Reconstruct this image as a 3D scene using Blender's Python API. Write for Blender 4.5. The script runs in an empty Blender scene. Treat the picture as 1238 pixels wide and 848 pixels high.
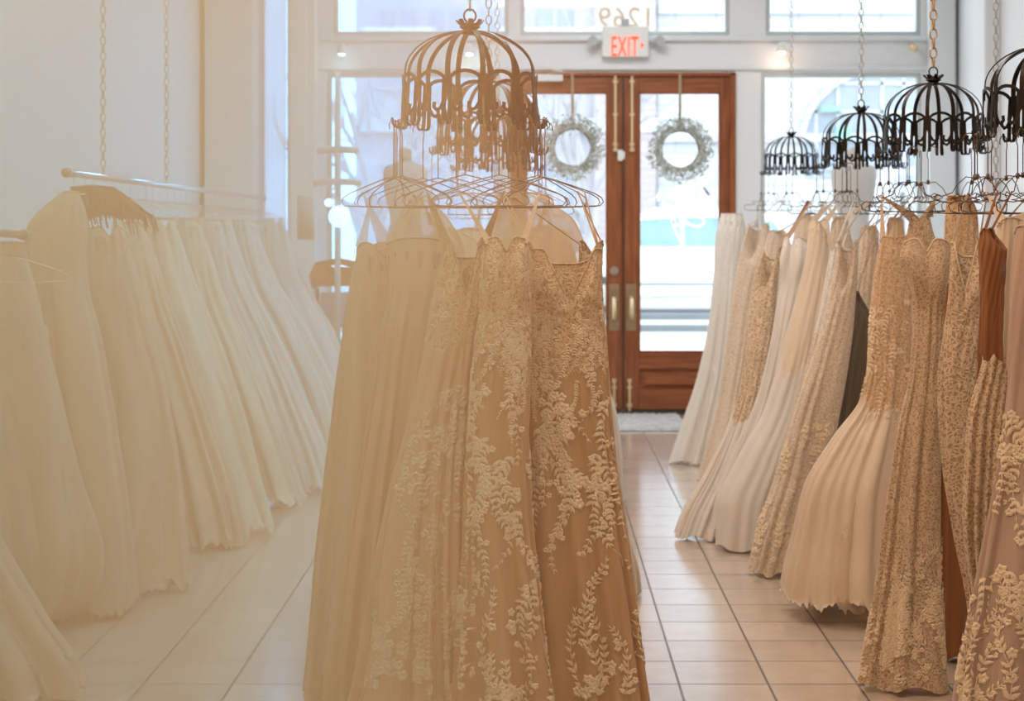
import bpy, math, random
import numpy as np
from mathutils import Vector

random.seed(7)
rng = np.random.default_rng(7)
SC = bpy.context.scene
COL = SC.collection
PI = math.pi
H = 1.59          # eye height
F = 2100.0        # focal length in pixels of the 1238 wide frame
VX, VY = 651.0, 265.0
BACK = 14.2       # front (street) wall of the shop

def at(px, py, Y):
    s = F / Y
    return ((px - VX) / s, Y, H - (py - VY) / s)

# ------------------------------------------------------------------ materials
def new_mat(name):
    m = bpy.data.materials.new(name); m.use_nodes = True
    nt = m.node_tree; nt.nodes.clear()
    out = nt.nodes.new('ShaderNodeOutputMaterial')
    return m, nt, out

def N(nt, typ, **kw):
    n = nt.nodes.new(typ)
    for k, v in kw.items():
        if k in n.inputs: n.inputs[k].default_value = v
        else: setattr(n, k, v)
    return n

def c4(c): return (c[0], c[1], c[2], 1.0)

def solid(name, col, rough=0.5, metal=0.0, noise=0.0, nscale=8, bump=0.0, spec=0.5, emit=0.0):
    m, nt, out = new_mat(name)
    p = N(nt, 'ShaderNodeBsdfPrincipled')
    p.inputs['Base Color'].default_value = c4(col)
    p.inputs['Roughness'].default_value = rough
    p.inputs['Metallic'].default_value = metal
    p.inputs['Specular IOR Level'].default_value = spec
    if emit:
        p.inputs['Emission Color'].default_value = c4(col); p.inputs['Emission Strength'].default_value = emit
    if noise or bump:
        tc = N(nt, 'ShaderNodeTexCoord'); nz = N(nt, 'ShaderNodeTexNoise'); nz.inputs['Scale'].default_value = nscale
        nz.inputs['Detail'].default_value = 4
        nt.links.new(tc.outputs['Object'], nz.inputs['Vector'])
        if noise:
            mx = N(nt, 'ShaderNodeMix', data_type='RGBA')
            mx.inputs['A'].default_value = c4([max(0, v * (1 - noise)) for v in col])
            mx.inputs['B'].default_value = c4([min(1, v * (1 + noise)) for v in col])
            mx.inputs[6].default_value = c4([max(0, v * (1 - noise)) for v in col])
            mx.inputs[7].default_value = c4([min(1, v * (1 + noise)) for v in col])
            nt.links.new(nz.outputs['Fac'], mx.inputs[0])
            nt.links.new(mx.outputs[2], p.inputs['Base Color'])
        if bump:
            b = N(nt, 'ShaderNodeBump'); b.inputs['Strength'].default_value = bump; b.inputs['Distance'].default_value = 0.01
            nt.links.new(nz.outputs['Fac'], b.inputs['Height']); nt.links.new(b.outputs['Normal'], p.inputs['Normal'])
    nt.links.new(p.outputs[0], out.inputs[0])
    return m

def fabric(name, col, rough=0.6, trans=0.25, sheen=0.3, col2=None, wrinkle=0.35):
    """plain cloth: diffuse with some light coming through, soft wrinkles"""
    m, nt, out = new_mat(name)
    p = N(nt, 'ShaderNodeBsdfPrincipled')
    p.inputs['Roughness'].default_value = rough
    p.inputs['Sheen Weight'].default_value = sheen
    p.inputs['Sheen Roughness'].default_value = 0.4
    tc = N(nt, 'ShaderNodeTexCoord')
    mp = N(nt, 'ShaderNodeMapping'); mp.inputs['Scale'].default_value = (1, 1, 0.18)
    nz = N(nt, 'ShaderNodeTexNoise'); nz.inputs['Scale'].default_value = 22; nz.inputs['Detail'].default_value = 5
    nt.links.new(tc.outputs['Object'], mp.inputs[0]); nt.links.new(mp.outputs[0], nz.inputs['Vector'])
    mx = N(nt, 'ShaderNodeMix', data_type='RGBA')
    c2 = col2 or [v * 0.9 for v in col]
    mx.inputs[6].default_value = c4(c2); mx.inputs[7].default_value = c4(col)
    nt.links.new(nz.outputs['Fac'], mx.inputs[0])
    nt.links.new(mx.outputs[2], p.inputs['Base Color'])
    b = N(nt, 'ShaderNodeBump'); b.inputs['Strength'].default_value = wrinkle; b.inputs['Distance'].default_value = 0.02
    nt.links.new(nz.outputs['Fac'], b.inputs['Height']); nt.links.new(b.outputs['Normal'], p.inputs['Normal'])
    tr = N(nt, 'ShaderNodeBsdfTranslucent'); nt.links.new(mx.outputs[2], tr.inputs['Color'])
    ms = N(nt, 'ShaderNodeMixShader'); ms.inputs[0].default_value = trans
    nt.links.new(p.outputs[0], ms.inputs[1]); nt.links.new(tr.outputs[0], ms.inputs[2])
    nt.links.new(ms.outputs[0], out.inputs[0])
    return m

def lace(name, base, thread, scale=38, trans=0.2, dense=0.5):
    """allover lace: raised thread motifs over a darker lining"""
    m, nt, out = new_mat(name)
    L = nt.links.new
    p = N(nt, 'ShaderNodeBsdfPrincipled'); p.inputs['Roughness'].default_value = 0.7
    p.inputs['Sheen Weight'].default_value = 0.3
    tc = N(nt, 'ShaderNodeTexCoord')
    wn = N(nt, 'ShaderNodeTexNoise'); wn.inputs['Scale'].default_value = scale * 0.35; wn.inputs['Detail'].default_value = 2
    L(tc.outputs['Object'], wn.inputs['Vector'])
    sc = N(nt, 'ShaderNodeVectorMath', operation='SCALE'); sc.inputs['Scale'].default_value = 2.2 / scale
    L(wn.outputs['Color'], sc.inputs[0])
    ad = N(nt, 'ShaderNodeVectorMath', operation='ADD'); L(tc.outputs['Object'], ad.inputs[0]); L(sc.outputs[0], ad.inputs[1])
    v = N(nt, 'ShaderNodeTexVoronoi', feature='DISTANCE_TO_EDGE'); v.inputs['Scale'].default_value = scale
    L(ad.outputs[0], v.inputs['Vector'])
    v2 = N(nt, 'ShaderNodeTexVoronoi', feature='F1'); v2.inputs['Scale'].default_value = scale * 0.55
    L(ad.outputs[0], v2.inputs['Vector'])
    # petals: rings around the centres of the larger cells
    sn = N(nt, 'ShaderNodeMath', operation='MULTIPLY'); sn.inputs[1].default_value = 17.0; L(v2.outputs['Distance'], sn.inputs[0])
    sn2 = N(nt, 'ShaderNodeMath', operation='SINE'); L(sn.outputs[0], sn2.inputs[0])
    r1 = N(nt, 'ShaderNodeMapRange', interpolation_type='SMOOTHSTEP'); r1.inputs[1].default_value = 0.02; r1.inputs[2].default_value = 0.16
    r1.inputs[3].default_value = 1; r1.inputs[4].default_value = 0
    L(v.outputs['Distance'], r1.inputs[0])
    r2 = N(nt, 'ShaderNodeMapRange', interpolation_type='SMOOTHSTEP'); r2.inputs[1].default_value = 1 - 2 * dense; r2.inputs[2].default_value = 1.0
    L(sn2.outputs[0], r2.inputs[0])
    mxx = N(nt, 'ShaderNodeMath', operation='MAXIMUM'); L(r1.outputs[0], mxx.inputs[0]); L(r2.outputs[0], mxx.inputs[1])
    mx = N(nt, 'ShaderNodeMix', data_type='RGBA'); mx.inputs[6].default_value = c4(base); mx.inputs[7].default_value = c4(thread)
    L(mxx.outputs[0], mx.inputs[0]); L(mx.outputs[2], p.inputs['Base Color'])
    b = N(nt, 'ShaderNodeBump'); b.inputs['Strength'].default_value = 0.6; b.inputs['Distance'].default_value = 0.004
    L(mxx.outputs[0], b.inputs['Height']); L(b.outputs['Normal'], p.inputs['Normal'])
    tr = N(nt, 'ShaderNodeBsdfTranslucent'); L(mx.outputs[2], tr.inputs['Color'])
    ms = N(nt, 'ShaderNodeMixShader'); ms.inputs[0].default_value = trans
    L(p.outputs[0], ms.inputs[1]); L(tr.outputs[0], ms.inputs[2]); L(ms.outputs[0], out.inputs[0])
    return m

def tulle(name, col, alpha=0.45):
    """sheer net: part of the light passes straight through"""
    m, nt, out = new_mat(name)
    L = nt.links.new
    d = N(nt, 'ShaderNodeBsdfDiffuse'); d.inputs['Color'].default_value = c4(col)
    tr = N(nt, 'ShaderNodeBsdfTranslucent'); tr.inputs['Color'].default_value = c4(col)
    m1 = N(nt, 'ShaderNodeMixShader'); m1.inputs[0].default_value = 0.4
    L(d.outputs[0], m1.inputs[1]); L(tr.outputs[0], m1.inputs[2])
    tp = N(nt, 'ShaderNodeBsdfTransparent')
    lw = N(nt, 'ShaderNodeLayerWeight'); lw.inputs['Blend'].default_value = 0.35
    mr = N(nt, 'ShaderNodeMapRange'); mr.inputs[3].default_value = alpha; mr.inputs[4].default_value = min(1, alpha + 0.4)
    L(lw.outputs['Facing'], mr.inputs[0])
    m2 = N(nt, 'ShaderNodeMixShader'); L(mr.outputs[0], m2.inputs[0])
    L(tp.outputs[0], m2.inputs[1]); L(m1.outputs[0], m2.inputs[2]); L(m2.outputs[0], out.inputs[0])
    return m

def glass_mat(name, refl=0.06, tint=(0.97, 0.99, 1.0)):
    m, nt, out = new_mat(name)
    tp = N(nt, 'ShaderNodeBsdfTransparent'); tp.inputs[0].default_value = c4(tint)
    g = N(nt, 'ShaderNodeBsdfGlossy'); g.inputs['Roughness'].default_value = 0.02
    ms = N(nt, 'ShaderNodeMixShader'); ms.inputs[0].default_value = refl
    nt.links.new(tp.outputs[0], ms.inputs[1]); nt.links.new(g.outputs[0], ms.inputs[2]); nt.links.new(ms.outputs[0], out.inputs[0])
    return m

def wood_mat(name, a, b, scale=3.0, rough=0.35, axis='z'):
    m, nt, out = new_mat(name)
    L = nt.links.new
    p = N(nt, 'ShaderNodeBsdfPrincipled'); p.inputs['Roughness'].default_value = rough
    tc = N(nt, 'ShaderNodeTexCoord'); mp = N(nt, 'ShaderNodeMapping')
    mp.inputs['Scale'].default_value = (12, 12, 1.2) if axis == 'z' else (1.2, 12, 12)
    nz = N(nt, 'ShaderNodeTexNoise'); nz.inputs['Scale'].default_value = scale; nz.inputs['Detail'].default_value = 6
    L(tc.outputs['Object'], mp.inputs[0]); L(mp.outputs[0], nz.inputs['Vector'])
    cr = N(nt, 'ShaderNodeValToRGB'); cr.color_ramp.elements[0].color = c4(a); cr.color_ramp.elements[1].color = c4(b)
    cr.color_ramp.elements[0].position = 0.35; cr.color_ramp.elements[1].position = 0.65
    L(nz.outputs['Fac'], cr.inputs[0]); L(cr.outputs[0], p.inputs['Base Color'])
    bp = N(nt, 'ShaderNodeBump'); bp.inputs['Strength'].default_value = 0.15; bp.inputs['Distance'].default_value = 0.005
    L(nz.outputs['Fac'], bp.inputs['Height']); L(bp.outputs[0], p.inputs['Normal'])
    L(p.outputs[0], out.inputs[0])
    return m

def tile_mat():
    m, nt, out = new_mat('floor_tiles')
    L = nt.links.new
    p = N(nt, 'ShaderNodeBsdfPrincipled')
    tc = N(nt, 'ShaderNodeTexCoord'); mp = N(nt, 'ShaderNodeMapping')
    mp.inputs['Location'].default_value = (-0.175 + 0.3053 * 30, -(5.936 - 0.3053 * 40), 0)
    br = N(nt, 'ShaderNodeTexBrick'); br.offset = 0.0; br.squash = 1.0
    br.inputs['Scale'].default_value = 1; br.inputs['Brick Width'].default_value = 0.3053; br.inputs['Row Height'].default_value = 0.3053
    br.inputs['Mortar Size'].default_value = 0.0055; br.inputs['Mortar Smooth'].default_value = 0.25; br.inputs['Bias'].default_value = 0
    br.inputs['Color1'].default_value = c4((0.46, 0.375, 0.295)); br.inputs['Color2'].default_value = c4((0.56, 0.47, 0.38))
    br.inputs['Mortar'].default_value = c4((0.10, 0.075, 0.055))
    L(tc.outputs['Object'], mp.inputs[0]); L(mp.outputs[0], br.inputs['Vector'])
    nz = N(nt, 'ShaderNodeTexNoise'); nz.inputs['Scale'].default_value = 7; nz.inputs['Detail'].default_value = 6
    L(tc.outputs['Object'], nz.inputs['Vector'])
    hs = N(nt, 'ShaderNodeMix', data_type='RGBA', blend_type='MULTIPLY'); hs.inputs[0].default_value = 0.35
    cr = N(nt, 'ShaderNodeValToRGB'); cr.color_ramp.elements[0].position = 0.3; cr.color_ramp.elements[0].color = (0.72, 0.66, 0.6, 1)
    cr.color_ramp.elements[1].position = 0.7
    L(nz.outputs['Fac'], cr.inputs[0]); L(br.outputs['Color'], hs.inputs[6]); L(cr.outputs[0], hs.inputs[7])
    L(hs.outputs[2], p.inputs['Base Color'])
    rr = N(nt, 'ShaderNodeMapRange'); rr.inputs[3].default_value = 0.17; rr.inputs[4].default_value = 0.75
    L(br.outputs['Fac'], rr.inputs[0]); L(rr.outputs[0], p.inputs['Roughness'])
    ad = N(nt, 'ShaderNodeMath', operation='MULTIPLY_ADD'); ad.inputs[1].default_value = -1.0
    ms = N(nt, 'ShaderNodeMath', operation='MULTIPLY'); ms.inputs[1].default_value = 0.25
    L(nz.outputs['Fac'], ms.inputs[0]); L(br.outputs['Fac'], ad.inputs[0]); L(ms.outputs[0], ad.inputs[2])
    bp = N(nt, 'ShaderNodeBump'); bp.inputs['Strength'].default_value = 0.35; bp.inputs['Distance'].default_value = 0.002
    L(ad.outputs[0], bp.inputs['Height']); L(bp.outputs[0], p.inputs['Normal'])
    L(p.outputs[0], out.inputs[0])
    p.inputs['Specular IOR Level'].default_value = 0.9; p.inputs['Coat Weight'].default_value = .5; p.inputs['Coat Roughness'].default_value = .14
    return m

def brick_mat(name, a, b, mort, w=0.5, h=0.16):
    m, nt, out = new_mat(name)
    p = N(nt, 'ShaderNodeBsdfPrincipled'); p.inputs['Roughness'].default_value = 0.9
    tc = N(nt, 'ShaderNodeTexCoord'); mp = N(nt, 'ShaderNodeMapping'); mp.inputs['Rotation'].default_value = (PI / 2, 0, 0)
    br = N(nt, 'ShaderNodeTexBrick'); br.inputs['Scale'].default_value = 1; br.inputs['Brick Width'].default_value = w
    br.inputs['Row Height'].default_value = h; br.inputs['Mortar Size'].default_value = 0.02
    br.inputs['Color1'].default_value = c4(a); br.inputs['Color2'].default_value = c4(b); br.inputs['Mortar'].default_value = c4(mort)
    nt.links.new(tc.outputs['Object'], mp.inputs[0]); nt.links.new(mp.outputs[0], br.inputs['Vector'])
    nt.links.new(br.outputs[0], p.inputs['Base Color']); nt.links.new(p.outputs[0], out.inputs[0])
    return m

M = {}
M['wall'] = solid('white_plaster', (0.80, 0.83, 0.86), 0.7, noise=0.03, nscale=1.5, bump=0.05)
M['wall_left'] = solid('cream_plaster', (0.80, 0.77, 0.72), 0.7, noise=0.03, nscale=1.5, bump=0.05)
M['trim'] = solid('painted_trim', (0.74, 0.78, 0.80), 0.45, noise=0.02)
M['ceiling'] = solid('ceiling_paint', (0.82, 0.81, 0.79), 0.8, noise=0.02)
M['frame'] = solid('window_frame_paint', (0.52, 0.57, 0.57), 0.45, noise=0.03)
M['floor'] = tile_mat()
M['glass'] = glass_mat('window_glass')
M['wood'] = wood_mat('varnished_door_wood', (0.20, 0.055, 0.018), (0.34, 0.105, 0.035))
M['wood_h'] = wood_mat('varnished_rail_wood', (0.20, 0.055, 0.018), (0.34, 0.105, 0.035), axis='x')
M['wood_dark'] = wood_mat('door_gap_wood', (0.06, 0.02, 0.01), (0.09, 0.03, 0.014))
M['brass'] = solid('brass', (0.78, 0.60, 0.33), 0.28, 1.0, noise=0.1)
M['brass_pale'] = solid('pale_brass', (0.85, 0.68, 0.42), 0.4, 0.6, noise=0.1)
M['brass_old'] = solid('old_brass', (0.36, 0.27, 0.18), 0.42, 0.8, noise=0.25, nscale=30)
M['chain_brass'] = solid('chain_brass', (0.52, 0.36, 0.19), 0.35, 0.9, noise=0.15, nscale=40)
M['chain_steel'] = solid('chain_steel', (0.42, 0.44, 0.42), 0.35, 0.8, noise=0.15, nscale=40)
M['iron'] = solid('black_iron', (0.022, 0.017, 0.013), 0.42, 0.7, noise=0.4, nscale=30, bump=0.3)
M['iron_worn'] = solid('worn_iron', (0.16, 0.12, 0.085), 0.5, 0.5, noise=0.4, nscale=30, bump=0.3)
M['wire'] = solid('hanger_wire', (0.26, 0.19, 0.13), 0.35, 0.7)
M['wire_dark'] = solid('dark_hanger_wire', (0.12, 0.075, 0.045), 0.4, 0.6)
M['chrome'] = solid('chrome', (0.75, 0.74, 0.72), 0.2, 1.0)
M['white'] = solid('white_plastic', (0.82, 0.84, 0.83), 0.45)
M['grey'] = solid('grey_plastic', (0.45, 0.48, 0.48), 0.5)
M['black'] = solid('black_rubber', (0.02, 0.02, 0.02), 0.7)
M['mat'] = solid('grey_doormat', (0.42, 0.41, 0.40), 0.95, noise=0.5, nscale=22, bump=0.8)
M['sage'] = solid('sage_leaf', (0.36, 0.40, 0.34), 0.7, noise=0.35, nscale=25)
M['sage_pale'] = solid('pale_sage_leaf', (0.66, 0.70, 0.66), 0.7, noise=0.2, nscale=25)
M['twig'] = solid('twig', (0.16, 0.13, 0.10), 0.8, noise=0.2)
M['ribbon'] = fabric('gold_ribbon', (0.42, 0.33, 0.18), 0.4, 0.1)
M['exit'] = solid('exit_letters', (0.95, 0.09, 0.02), 0.5, emit=.75)
M['lamp_glow'] = solid('lamp_glow', (1.0, 0.82, 0.66), 0.5, emit=9)
M['globe_glow'] = solid('globe_glow', (0.95, 0.97, 1.0), 0.5, emit=2.2)
M['shade'] = fabric('linen_shade', (0.74, 0.70, 0.64), 0.7, 0.45)
M['chair_wood'] = wood_mat('chair_wood', (0.22, 0.085, 0.03), (0.36, 0.15, 0.055))
M['chair_cloth'] = fabric('blue_grey_upholstery', (0.34, 0.42, 0.46), 0.8, 0.05)
M['form'] = fabric('linen_form', (0.66, 0.61, 0.55), 0.8, 0.2)
M['form_pale'] = fabric('pale_form', (0.78, 0.76, 0.73), 0.8, 0.3)
M['letter_gold'] = fabric('gold_numerals', (0.74, 0.62, 0.46), 0.5, 0.7, wrinkle=0)
M['letter_white'] = fabric('white_lettering', (0.95, 0.97, 1.0), 0.6, 0.9, wrinkle=0)
M['letter_blue'] = solid('blue_lettering', (0.30, 0.45, 0.72), 0.6)
M['street'] = solid('pale_concrete', (0.52, 0.53, 0.54), 0.9, noise=0.06, nscale=0.8)
M['curb'] = solid('grey_curb', (0.17, 0.19, 0.20), 0.9, noise=0.1)
M['facade'] = brick_mat('white_painted_brick', (0.56, 0.57, 0.58), (0.50, 0.515, 0.53), (0.40, 0.42, 0.44), 0.9, 0.35)
M['facade_pink'] = brick_mat('pale_pink_brick', (0.42, 0.35, 0.37), (0.46, 0.40, 0.42), (0.46, 0.45, 0.46))
M['facade_grey'] = solid('pale_grey_render', (0.47, 0.455, 0.49), 0.9, noise=0.12, nscale=1.3)
M['far_glass'] = solid('far_window_glass', (0.30, 0.35, 0.42), 0.25, noise=0.25, nscale=1.5)
M['far_teal'] = solid('teal_awning', (0.26, 0.50, 0.46), 0.8)
M['car'] = solid('white_car_paint', (0.86, 0.88, 0.90), 0.25)
M['car_glass'] = solid('car_glass', (0.22, 0.38, 0.42), 0.2, noise=0.5, nscale=2.5)
M['tyre'] = solid('tyre', (0.05, 0.06, 0.06), 0.8)
M['bark'] = solid('pale_bark', (0.42, 0.41, 0.43), 0.9, noise=0.2)
# cloth
M['ivory'] = fabric('ivory_satin', (0.80, 0.66, 0.50), 0.45, 0.25, 0.3)
M['white_tulle'] = fabric('white_tulle_lining', (0.86, 0.81, 0.74), 0.7, 0.35, 0.4)
M['cream_l'] = fabric('cream_chiffon', (0.78, 0.58, 0.43), 0.6, 0.35, 0.4)
M['peach_l'] = fabric('peach_chiffon', (0.76, 0.51, 0.34), 0.6, 0.35, 0.4)
M['champ'] = fabric('champagne_chiffon', (0.72, 0.49, 0.30), 0.5, 0.22, 0.4)
M['champ_d'] = fabric('deep_champagne', (0.62, 0.39, 0.21), 0.5, 0.2, 0.35)
M['champ_l'] = fabric('light_champagne', (0.76, 0.57, 0.38), 0.5, 0.25, 0.4)
M['blush'] = fabric('dusty_blush', (0.58, 0.41, 0.31), 0.6, 0.2, 0.3)
M['olive'] = fabric('olive_brown_organza', (0.15, 0.115, 0.07), 0.45, 0.15, 0.3)
M['bronze'] = fabric('bronze_satin', (0.33, 0.13, 0.045), 0.35, 0.12, 0.2)
M['shawl'] = fabric('brown_fringe', (0.10, 0.04, 0.015), 0.7, 0.1, 0.2)
M['lining_nude'] = fabric('nude_lining', (0.62, 0.44, 0.30), 0.5, 0.3)
M['lace_main'] = lace('champagne_lace', (0.62, 0.385, 0.20), (0.80, 0.61, 0.40), 60)
M['lace_deep'] = lace('deep_champagne_lace', (0.50, 0.31, 0.155), (0.72, 0.55, 0.37), 40)
M['lace_ivory'] = lace('ivory_lace', (0.64, 0.48, 0.33), (0.82, 0.70, 0.56), 70)
M['lace_gold'] = lace('golden_lace', (0.50, 0.335, 0.185), (0.75, 0.58, 0.40), 78, dense=0.55)
M['lace_sand'] = lace('sand_lace', (0.48, 0.31, 0.17), (0.78, 0.62, 0.43), 58, dense=0.55)
M['lace_white'] = lace('white_lace', (0.74, 0.69, 0.62), (0.86, 0.82, 0.76), 60)
M['thread'] = fabric('ivory_embroidery', (0.88, 0.71, 0.50), 0.75, 0.15, 0.3, wrinkle=0.1)
M['thread_soft'] = fabric('soft_embroidery', (0.82, 0.64, 0.44), 0.75, 0.15, 0.3, wrinkle=0.1)
M['net_white'] = tulle('white_net', (0.88, 0.82, 0.73), 0.40)
M['net_ivory'] = tulle('ivory_net', (0.86, 0.71, 0.54), 0.40)
M['sheer'] = tulle('sheer_champagne', (0.80, 0.62, 0.43), 0.55)
M['net_champ'] = tulle('champagne_net', (0.78, 0.57, 0.37), 0.35)

# ------------------------------------------------------------------ object helpers
def link_mesh(name, verts, faces, mat, parent=None, smooth=False, loc=None):
    me = bpy.data.meshes.new(name)
    me.from_pydata([tuple(map(float, v)) for v in verts], [], [tuple(map(int, f)) for f in faces])
    me.materials.append(mat)
    if smooth:
        me.polygons.foreach_set('use_smooth', [True] * len(me.polygons))
    me.update()
    o = bpy.data.objects.new(name, me); COL.objects.link(o)
    if parent is not None: o.parent = parent
    if loc is not None: o.location = loc
    return o

def tag(o, label=None, cat=None, group=None, kind=None):
    if label: o['label'] = label
    if cat: o['category'] = cat
    if group: o['group'] = group
    if kind: o['kind'] = kind
    return o

def empty(name, loc=(0, 0, 0), rz=0):
    o = bpy.data.objects.new(name, None); COL.objects.link(o)
    o.location = loc; o.rotation_euler = (0, 0, rz); o.empty_display_size = 0.1
    return o

def copy_tree(o, parent=None):
    c = o.copy(); COL.objects.link(c); c.parent = parent
    for ch in list(o.children): copy_tree(ch, c)
    return c

class MB:
    def __init__(s): s.v = []; s.f = []
    def box(s, x0, x1, y0, y1, z0, z1):
        b = len(s.v)
        s.v += [(x0, y0, z0), (x1, y0, z0), (x1, y1, z0), (x0, y1, z0), (x0, y0, z1), (x1, y0, z1), (x1, y1, z1), (x0, y1, z1)]
        s.f += [[b + i for i in q] for q in ((0, 3, 2, 1), (4, 5, 6, 7), (0, 1, 5, 4), (1, 2, 6, 5), (2, 3, 7, 6), (3, 0, 4, 7))]
        return s
    def tube(s, pts, r, n=6, closed=False, taper=None):
        pts = [Vector(p) for p in pts]; k = len(pts); b = len(s.v)
        prev = None
        for i, p in enumerate(pts):
            if closed: d = pts[(i + 1) % k] - pts[i - 1]
            else: d = pts[min(i + 1, k - 1)] - pts[max(i - 1, 0)]
            if d.length < 1e-9: d = Vector((0, 0, 1))
            d.normalize()
            if prev is None:
                a = Vector((0, 0, 1)) if abs(d.z) < 0.9 else Vector((1, 0, 0))
                u = d.cross(a).normalized()
            else:
                u = prev - d * prev.dot(d)
                if u.length < 1e-6: u = d.orthogonal()
                u.normalize()
            prev = u; w = d.cross(u)
            rr = r if taper is None else r * taper[i]
            for j in range(n):
                an = 2 * PI * j / n
                s.v.append(tuple(p + u * math.cos(an) * rr + w * math.sin(an) * rr))
        rings = k if closed else k - 1
        for i in range(rings):
            for j in range(n):
                a = b + i * n + j; a2 = b + i * n + (j + 1) % n
                c = b + ((i + 1) % k) * n + j; c2 = b + ((i + 1) % k) * n + (j + 1) % n
                s.f.append([a, a2, c2, c])
        if not closed:
            s.f.append([b + j for j in range(n)][::-1]); s.f.append([b + (k - 1) * n + j for j in range(n)])
        return s
    def bar(s, pts, w, t, side):
        """flat bar swept along pts; side(p, d) gives the width direction"""
        pts = [Vector(p) for p in pts]; k = len(pts); b = len(s.v)
        for i, p in enumerate(pts):
            d = (pts[min(i + 1, k - 1)] - pts[max(i - 1, 0)]).normalized()
            u = side(p, d); u = (u - d * u.dot(d)).normalized(); n = d.cross(u)
            ww = w if not isinstance(w, (list, tuple)) else w[i]
            for a, c in ((-1, -1), (1, -1), (1, 1), (-1, 1)):
                s.v.append(tuple(p + u * (a * ww / 2) + n * (c * t / 2)))
        for i in range(k - 1):
            for j in range(4):
                a = b + i * 4 + j; a2 = b + i * 4 + (j + 1) % 4
                s.f.append([a, a2, a2 + 4, a + 4])
        s.f.append([b, b + 3, b + 2, b + 1]); e = b + (k - 1) * 4; s.f.append([e, e + 1, e + 2, e + 3])
        return s
    def lathe(s, prof, n=24, c=(0, 0, 0), sx=1, sy=1):
        b = len(s.v); k = len(prof)
        for r, z in prof:
            for j in range(n):
                a = 2 * PI * j / n
                s.v.append((c[0] + r * math.cos(a) * sx, c[1] + r * math.sin(a) * sy, c[2] + z))
        for i in range(k - 1):
            for j in range(n):
                s.f.append([b + i * n + j, b + i * n + (j + 1) % n, b + (i + 1) * n + (j + 1) % n, b + (i + 1) * n + j])
        s.f.append([b + j for j in range(n)][::-1]); s.f.append([b + (k - 1) * n + j for j in range(n)])
        return s
    def build(s, name, mat, parent=None, smooth=False, bevel=0, loc=None):
        o = link_mesh(name, s.v, s.f, mat, parent, smooth, loc)
        if bevel:
            m = o.modifiers.new('bevel', 'BEVEL'); m.width = bevel; m.segments = 2; m.limit_method = 'ANGLE'
        return o

# ------------------------------------------------------------------ the room
XL, XR = -2.72, 3.42
YB = -3.0
CEIL = 4.2
tag(MB().box(XL - .2, XR + .2, YB, BACK + .18, -.1, 0).build('floor', M['floor']), kind='structure')
tag(MB().box(XL - .2, XR + .2, YB, BACK, CEIL, CEIL + .1).build('ceiling', M['ceiling']), kind='structure')
tag(MB().box(XL - .15, XL, YB, BACK, 0, CEIL).build('wall_left', M['wall_left']), kind='structure')
tag(MB().box(XR, XR + .15, YB, BACK, 0, CEIL).build('wall_right', M['wall']), kind='structure')
tag(MB().box(XL, XR, YB - .15, YB, 0, CEIL).build('wall_rear', M['wall']), kind='structure')
tag(MB().box(XL, XL + .02, YB, BACK - .05, 0, .14).build('baseboard_left', M['trim'], bevel=.004), kind='structure')
tag(MB().box(XR - .02, XR, YB, BACK - .05, 0, .14).build('baseboard_right', M['trim'], bevel=.004), kind='structure')

def bx(px): return (px - VX) / (F / BACK)
def bz(py): return H - (py - VY) / (F / BACK)
ZT = 3.95
openings = {
    'n': (bx(316), bx(350), .35, ZT),
    't1': (bx(403), bx(615), bz(43), ZT), 't2': (bx(629), bx(882), bz(43), ZT), 't3': (bx(926), bx(1113), bz(43), ZT),
    'l': (bx(395), bx(604), .55, bz(88)), 'r': (bx(920), bx(1114), .55, bz(88)),
    'd': (bx(617), bx(889), 0, bz(88)),
}
xs = sorted({XL, XR} | {v for o in openings.values() for v in o[:2]})
zs = sorted({0, CEIL} | {v for o in openings.values() for v in o[2:]})
wb = MB()
for i in range(len(xs) - 1):
    for j in range(len(zs) - 1):
        cx, cz = (xs[i] + xs[i + 1]) / 2, (zs[j] + zs[j + 1]) / 2
        if any(o[0] < cx < o[1] and o[2] < cz < o[3] for o in openings.values()): continue
        wb.box(xs[i], xs[i + 1], BACK, BACK + .16, zs[j], zs[j + 1])
tag(wb.build('wall_front', M['wall']), kind='structure')
# pilasters in the left corner, mouldings along the beam
tag(MB().box(bx(255), bx(312), BACK - .28, BACK, 0, CEIL).build('trim_1', M['wall_left'], bevel=.01), kind='structure')
tag(MB().box(bx(353), bx(384), BACK - .14, BACK, 0, CEIL).build('trim_2', M['wall_left'], bevel=.01), kind='structure')
tag(MB().box(bx(1120), bx(1152), BACK - .10, BACK, 0, CEIL).build('trim_3', M['trim'], bevel=.01), kind='structure')
tag(MB().box(bx(388), bx(1122), BACK - .05, BACK, bz(50), bz(44)).box(bx(388), bx(1122), BACK - .03, BACK, bz(85), bz(80)).build('trim_4', M['trim'], bevel=.006), kind='structure')
tag(MB().box(XR - .12, XR, BACK - 1.35, BACK - 1.0, 0, CEIL).build('trim_5', M['wall'], bevel=.01), kind='structure')

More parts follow.
